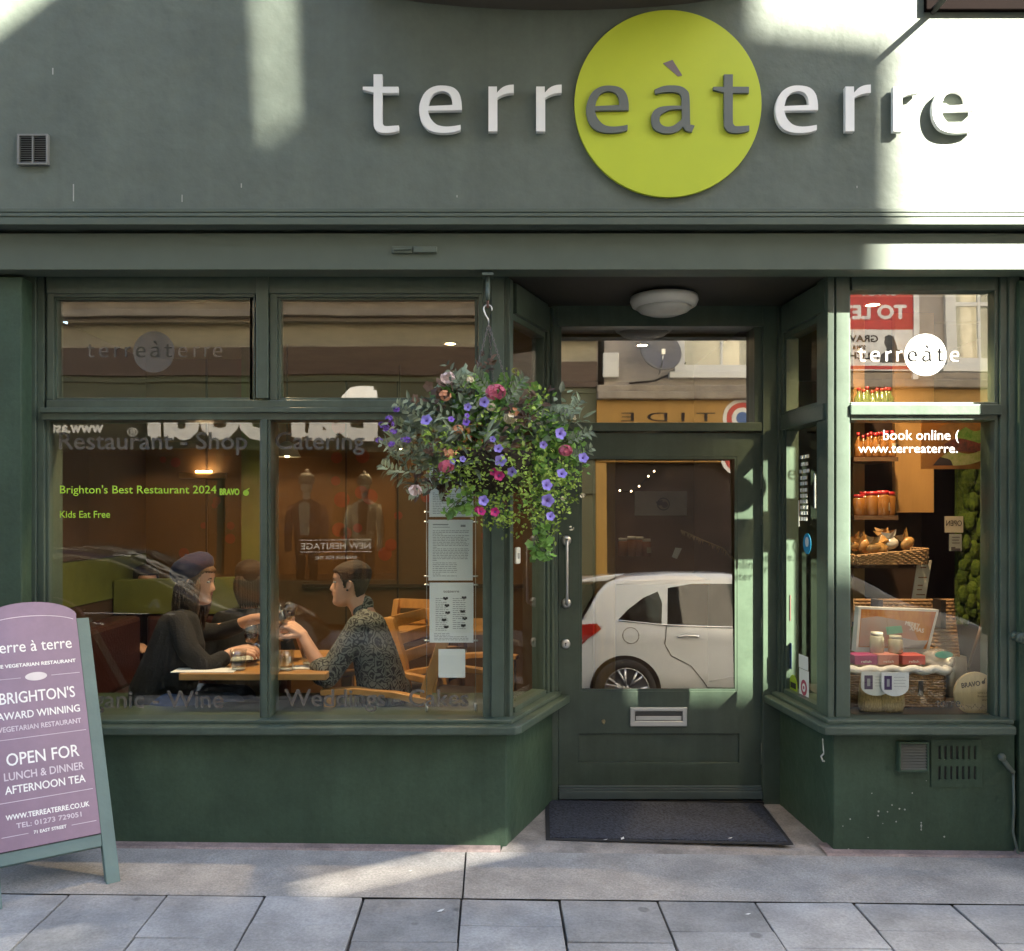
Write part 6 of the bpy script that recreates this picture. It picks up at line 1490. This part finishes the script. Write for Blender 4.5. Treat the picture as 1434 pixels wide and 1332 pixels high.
def leaf(mb, p, d, up, L, w, kind=0):
    d = d.normalized(); s = d.cross(up); 
    if s.length < 1e-3: s = d.cross(Vector((1,0,0)))
    s.normalize(); u = s.cross(d); f = lambda a, b, c_: p + d*a*L + s*b*w + u*c_*L
    if kind == 0:   # pointed oval
        v = [f(0,0,0), f(.3,.5,.05), f(.65,.38,.03), f(1,0,-.10), f(.65,-.38,.03), f(.3,-.5,.05), f(.5,0,-.03)]
        mb.add(v, [(0,1,6),(1,2,6),(2,3,6),(3,4,6),(4,5,6),(5,0,6)])
    elif kind == 1: # lobed round
        v = [f(.42,0,-.04)]; 
        for j in range(10):
            a = 2*math.pi*j/10; r = .55 if j % 2 else .40; v.append(f(.42 + r*math.cos(a), r*math.sin(a)*1.05, .05*(j % 2)))
        mb.add(v, [(0, 1 + j, 1 + (j+1) % 10) for j in range(10)])
    else:           # long blade
        v = [f(0,.2,0), f(.35,.5,.10), f(.75,.35,.08), f(1,0,-.06), f(.75,-.35,.08), f(.35,-.5,.10), f(0,-.2,0), f(.4,0,.05), f(.75,0,.04)]
        mb.add(v, [(0,1,7,6),(1,2,8,7),(2,3,8),(3,4,8),(8,4,5,7),(7,5,6)])
def B(px, py, dy=0.0): return P(px, py, yb + dy) - HBL
def clump(mb, px, py, rpx, n, Lr_, kind, dy=0.0, flat_=.75, down=0.0):
    c_ = B(px, py, dy); r = rpx * kb_
    for _ in range(n):
        while True:
            v = Vector((rl.uniform(-1,1), rl.uniform(-1,1), rl.uniform(-1,1)))
            if .25 < v.length < 1: break
        p = c_ + Vector((v.x*r, v.y*r*flat_, v.z*r)); L = rl.uniform(*Lr_)
        d = Vector((v.x + rl.uniform(-.8,.8), v.y - .3 + rl.uniform(-.8,.8), v.z*.6 - down + rl.uniform(-.8,.8)))
        up = Vector((rl.uniform(-.5,.5), -.9 + rl.uniform(-.5,.5), .6 + rl.uniform(-.5,.5)))
        leaf(mb, p, d, up, L, L*{0: .55, 1: .95, 2: .22}[kind], kind)
q = MB()
for a_ in ((640,585,38,60,(.04,.085),0),(600,625,36,70,(.035,.075),0),(570,640,32,40,(.03,.07),2),(625,660,36,60,(.03,.07),0),(700,580,34,50,(.04,.08),0),(660,620,44,70,(.05,.10),2,-.1),(560,620,26,26,(.03,.06),2),(590,655,34,40,(.03,.06),2),(610,600,30,30,(.05,.09),1),(790,560,16,12,(.03,.06),0),(745,590,36,40,(.04,.07),0),(800,600,26,18,(.04,.07),2),(575,610,24,20,(.04,.08),0),(640,540,20,18,(.04,.07),1)): clump(q, *a_)
q.build('dusty_foliage', L_DUST, hb)
q = MB()
for a_ in ((680,560,36,70,(.025,.05),1),(720,560,34,60,(.025,.05),1),(750,610,44,110,(.02,.045),1),(780,640,38,80,(.02,.045),1),(700,640,48,120,(.02,.045),0),(690,590,40,70,(.025,.05),0),(650,580,30,40,(.03,.05),0),(760,680,36,80,(.02,.04),0),(720,690,44,120,(.016,.035),0),(640,640,36,60,(.02,.04),0),(800,620,24,26,(.02,.045),1),(775,575,24,24,(.03,.05),0),(630,560,22,20,(.03,.06),1),(805,660,18,24,(.015,.03),0)): clump(q, *a_)
for px, py, rp, n in ((648,700,13,12),(630,708,10,9),(668,694,12,10),(625,716,7,5),(660,712,9,6),(755,742,14,16),(757,762,14,14),(770,775,10,10),(748,774,8,7)): clump(q, px, py, rp, n, (.022,.040), 1, -.12, .3, .5)
q.build('green_foliage', L_MID, hb)
q = MB()
for a_ in ((690,660,40,130,(.012,.028),0,-.15),(720,650,36,110,(.012,.028),0,-.16),(650,640,30,70,(.012,.03),0,-.15),(745,670,36,120,(.012,.028),0,-.14),(690,710,28,100,(.010,.024),0,-.1),(730,710,36,130,(.010,.024),0,-.12),(770,700,34,110,(.010,.024),0,-.1),(795,690,24,70,(.010,.022),0,-.08),(660,665,24,60,(.012,.026),0,-.14),(680,720,20,60,(.012,.024),0,-.1),(780,650,28,60,(.012,.026),0,-.12),(760,728,26,60,(.010,.022),0,-.1),(800,670,16,40,(.010,.02),0,-.06),(700,600,30,60,(.014,.03),0,-.16),(640,665,20,50,(.012,.026),0,-.14),(770,745,16,40,(.010,.022),0,-.08),(715,735,20,50,(.010,.022),0,-.08),(610,610,20,30,(.016,.034),0,-.14),(750,560,22,30,(.015,.03),0,-.1),(715,530,14,14,(.015,.03),0),(665,545,16,20,(.018,.035),0,-.05),(622,640,16,24,(.015,.03),0,-.14),(615,660,14,20,(.012,.024),0,-.12),(640,690,14,14,(.014,.026),0,-.1),(755,590,22,26,(.015,.03),0,-.14)): clump(q, *a_)
q.build('bright_foliage', L_LIME, hb)
q = MB()
for a_ in ((620,680,18,26,(.03,.055),0,-.08),(637,700,14,12,(.02,.045),0,-.05),(700,620,16,14,(.03,.06),0,-.18),(727,575,16,16,(.03,.06),0,-.15),(585,680,16,14,(.03,.05),0,-.05),(678,510,14,16,(.02,.045),0,0),(600,560,18,12,(.03,.055),1,-.05),(628,545,14,12,(.03,.05),1,-.05),(735,590,10,12,(.02,.045),0,-.18),(760,560,14,10,(.03,.05),0,-.1),(700,690,22,26,(.02,.04),0,-.02),(750,700,24,24,(.02,.04),0,-.02),(610,625,12,10,(.02,.04),1,-.15)): clump(q, *a_)
q.build('withered_foliage', L_BRN, hb)
q = MB()
for pts in (((690,600),(660,560),(632,520)), ((690,600),(640,590),(580,575)), ((680,620),(610,630),(556,598)), ((680,630),(600,640),(545,622)), ((700,590),(716,540),(721,520)), ((720,600),(775,550),(800,600)), ((760,620),(800,580),(813,590)), ((770,630),(812,610),(822,608)), ((640,650),(560,670),(533,650)), ((640,660),(580,690),(582,686)), ((740,690),(745,730),(757,775)), ((737,690),(741,750),(768,782)), ((660,690),(640,700),(625,715)), ((680,690),(670,700),(630,705)), ((640,640),(560,640),(530,618)), ((650,620),(570,600),(548,585)), ((770,600),(802,600),(803,570))):
    pp_ = [B(a_, b_, -.10*j/2) for j, (a_, b_) in enumerate(pts)]; n = 8; out = []
    for i in range(n + 1):
        u = i/n; out.append(pp_[0]*(1-u)**2 + pp_[1]*2*u*(1-u) + pp_[2]*u*u)
    q.tube(out, [.0028 - .0016*i/n for i in range(n+1)], 5)
for k_ in range(16):
    a_ = rl.uniform(532, 575); b_ = rl.uniform(655, 675); q.tube([B(a_ + 12, b_ - 10, -.05), B(a_, b_, -.08), B(a_ - 3, b_ + 6, -.1)], .0015, 4)
sprigs = MB()
for k_, pts in enumerate((((690,600),(660,560),(626,512)),((690,600),(640,590),(572,560)),((680,620),(610,630),(545,592)),((680,630),(600,640),(535,622)),((700,590),(716,550),(733,528)),((720,600),(775,550),(803,578)),((770,630),(812,610),(826,604)),((640,650),(560,670),(536,652)),((640,660),(590,690),(575,692)),((700,580),(690,550),(664,522)),((760,620),(800,580),(812,562)),((780,640),(815,640),(828,628)),((650,610),(580,585),(556,566)))):
    p3 = [B(a_, b_, -.05 - .05*j) for j, (a_, b_) in enumerate(pts)]
    for i in range(5, 15):
        u = i/14; c_ = p3[0]*(1-u)**2 + p3[1]*2*u*(1-u) + p3[2]*u*u; d_ = (p3[2] - p3[1]).normalized(); sd_ = d_.cross(Vector((0,1,0)))
        for s_ in (-1, 1): leaf(sprigs, c_, d_*.6 + sd_*s_ + Vector((0, rl.uniform(-.4,.2), rl.uniform(-.3,.3))), Vector((rl.uniform(-.4,.4), -1, .4)), rl.uniform(.022,.045), rl.uniform(.009,.018), 0)
sprigs.build('sprigs', L_DUST, hb)
q.build('stems', mat('plant_stem', (.10,.11,.04), .7), hb)
THROAT = mat('petunia_throat', (.10,.05,.22), .7)
PUR = mat('lilac_petal', (.27,.21,.60), .6, var=.15, nscale=20); PURD = mat('violet_petal', (.22,.10,.50), .6); PNK = mat('pink_petal', (.60,.13,.20), .55, var=.25, nscale=30); MAG = mat('magenta_petal', (.42,.01,.13), .55); CRM = mat('cream_petal', (.72,.62,.42), .6); PEA = mat('peach_petal', (.62,.28,.14), .6); WHT = mat('pale_pink_petal', (.75,.60,.55), .6)
def petunia(px, py, r_px, m, dy=-.2, tilt=None):
    q = MB(); r = r_px * .86 * kb_; c_ = B(px, py, dy); n = 30; vs = [(0,0,-.6*r)]
    for ring_, (rr, zz) in enumerate(((.25,-.35),(.6,-.08),(1.0,.02))):
        for j in range(n):
            a = 2*math.pi*j/n; lob = 1 + (.10*math.cos(5*a) if ring_ == 2 else 0); vs.append((rr*r*lob*math.cos(a), rr*r*lob*math.sin(a), zz*r + (.10*r*math.cos(5*a + 1) + .05*r*math.sin(9*a) if ring_ == 2 else 0)))
    fs = [(0, 1 + j, 1 + (j+1) % n) for j in range(n)]
    for k_ in range(2):
        for j in range(n): a0 = 1 + k_*n; fs.append((a0 + j, a0 + n + j, a0 + n + (j+1) % n, a0 + (j+1) % n))
    ex, ez = tilt or (rl.uniform(-.5,.5), rl.uniform(-.2,.5))
    M = Matrix.Translation(c_) @ Vector((ex, -1, ez)).to_track_quat('Z', 'Y').to_matrix().to_4x4()
    q.add(vs, fs, M, True); o = q.build('petunia', m, hb); e = MB(); e.ball((0,0,-.20*r), r*.22, 8, (1,1,.5), M); e.build('throat', THROAT, o); return o
for px, py, r in ((597,588,9),(678,563,8),(698,628,7),(701,645,9),(717,661,8),(766,679,9),(767,701,10),(785,607,9),(787,663,8),(761,623,6),(817,641,8),(677,701,8),(771,723,7),(648,643,5),(655,570,6),(634,646,5),(690,615,5)): petunia(px, py, r, PUR)
for px, py, r in ((632,587,5),(653,591,6),(654,582,4)): petunia(px, py, r, PURD)
for px, py, r in ((699,666,8),(691,661,6),(674,716,7),(693,717,7),(669,714,5)): petunia(px, py, r, MAG)
def cluster(px, py, r_px, m, n, nm, dy=-.18, pr=(.008,.013)):
    q = MB(); c_ = B(px, py, dy); r = r_px*kb_
    for _ in range(n):
        v = Vector((rl.gauss(0,1), rl.gauss(0,1), rl.gauss(0,1))).normalized(); p = c_ + Vector((v.x*r*1.15, v.y*r*.8, v.z*r*.85)); s_ = rl.uniform(*pr)
        a_ = v.cross(Vector((0,0,1)))
        if a_.length < .1: a_ = Vector((1,0,0))
        a_.normalize(); b_ = v.cross(a_); q.add([p] + [p + (a_*math.cos(t) + b_*math.sin(t))*s_ + v*.003 for t in [2*math.pi*j/6 for j in range(6)]], [(0,1+j,1+(j+1)%6) for j in range(6)])
    return q.build(nm, m, hb)
cluster(694, 549, 11, PNK, 60, 'geranium_head'); cluster(625, 653, 8, PNK, 36, 'geranium_head'); cluster(792, 631, 7, PNK, 30, 'geranium_head')
cluster(715, 586, 6, CRM, 14, 'cream_bloom', pr=(.010,.018)); cluster(688, 570, 4, CRM, 10, 'cream_bloom'); cluster(627, 529, 6.5, WHT, 16, 'begonia_bloom', pr=(.010,.018)); cluster(581, 687, 6, WHT, 16, 'begonia_bloom', pr=(.010,.018)); cluster(623, 554, 6, PEA, 14, 'begonia_bloom', pr=(.008,.016)); cluster(642, 602, 6, PEA, 14, 'begonia_bloom'); cluster(630, 633, 7, PEA, 12, 'withered_bloom'); cluster(720, 577, 5, PEA, 10, 'withered_bloom'); cluster(658, 532, 3, CRM, 8, 'begonia_bloom')
for px, py in ((555,573),(545,586),(535,595),(547,594),(551,604),(531,617),(548,622),(566,615),(571,616),(540,600)): cluster(px, py, 3.2, PURD, 12, 'verbena_head', -.15, (.004,.008))
cluster(721, 519, 3, mat('yellow_bud', (.30,.32,.06), .7), 14, 'seed_head', -.12, (.004,.007))
for px, py in ((804,585),(789,698),(816,694),(800,740)): cluster(px, py, 2.2, CRM, 8, 'tiny_white_bloom', -.15, (.003,.006))
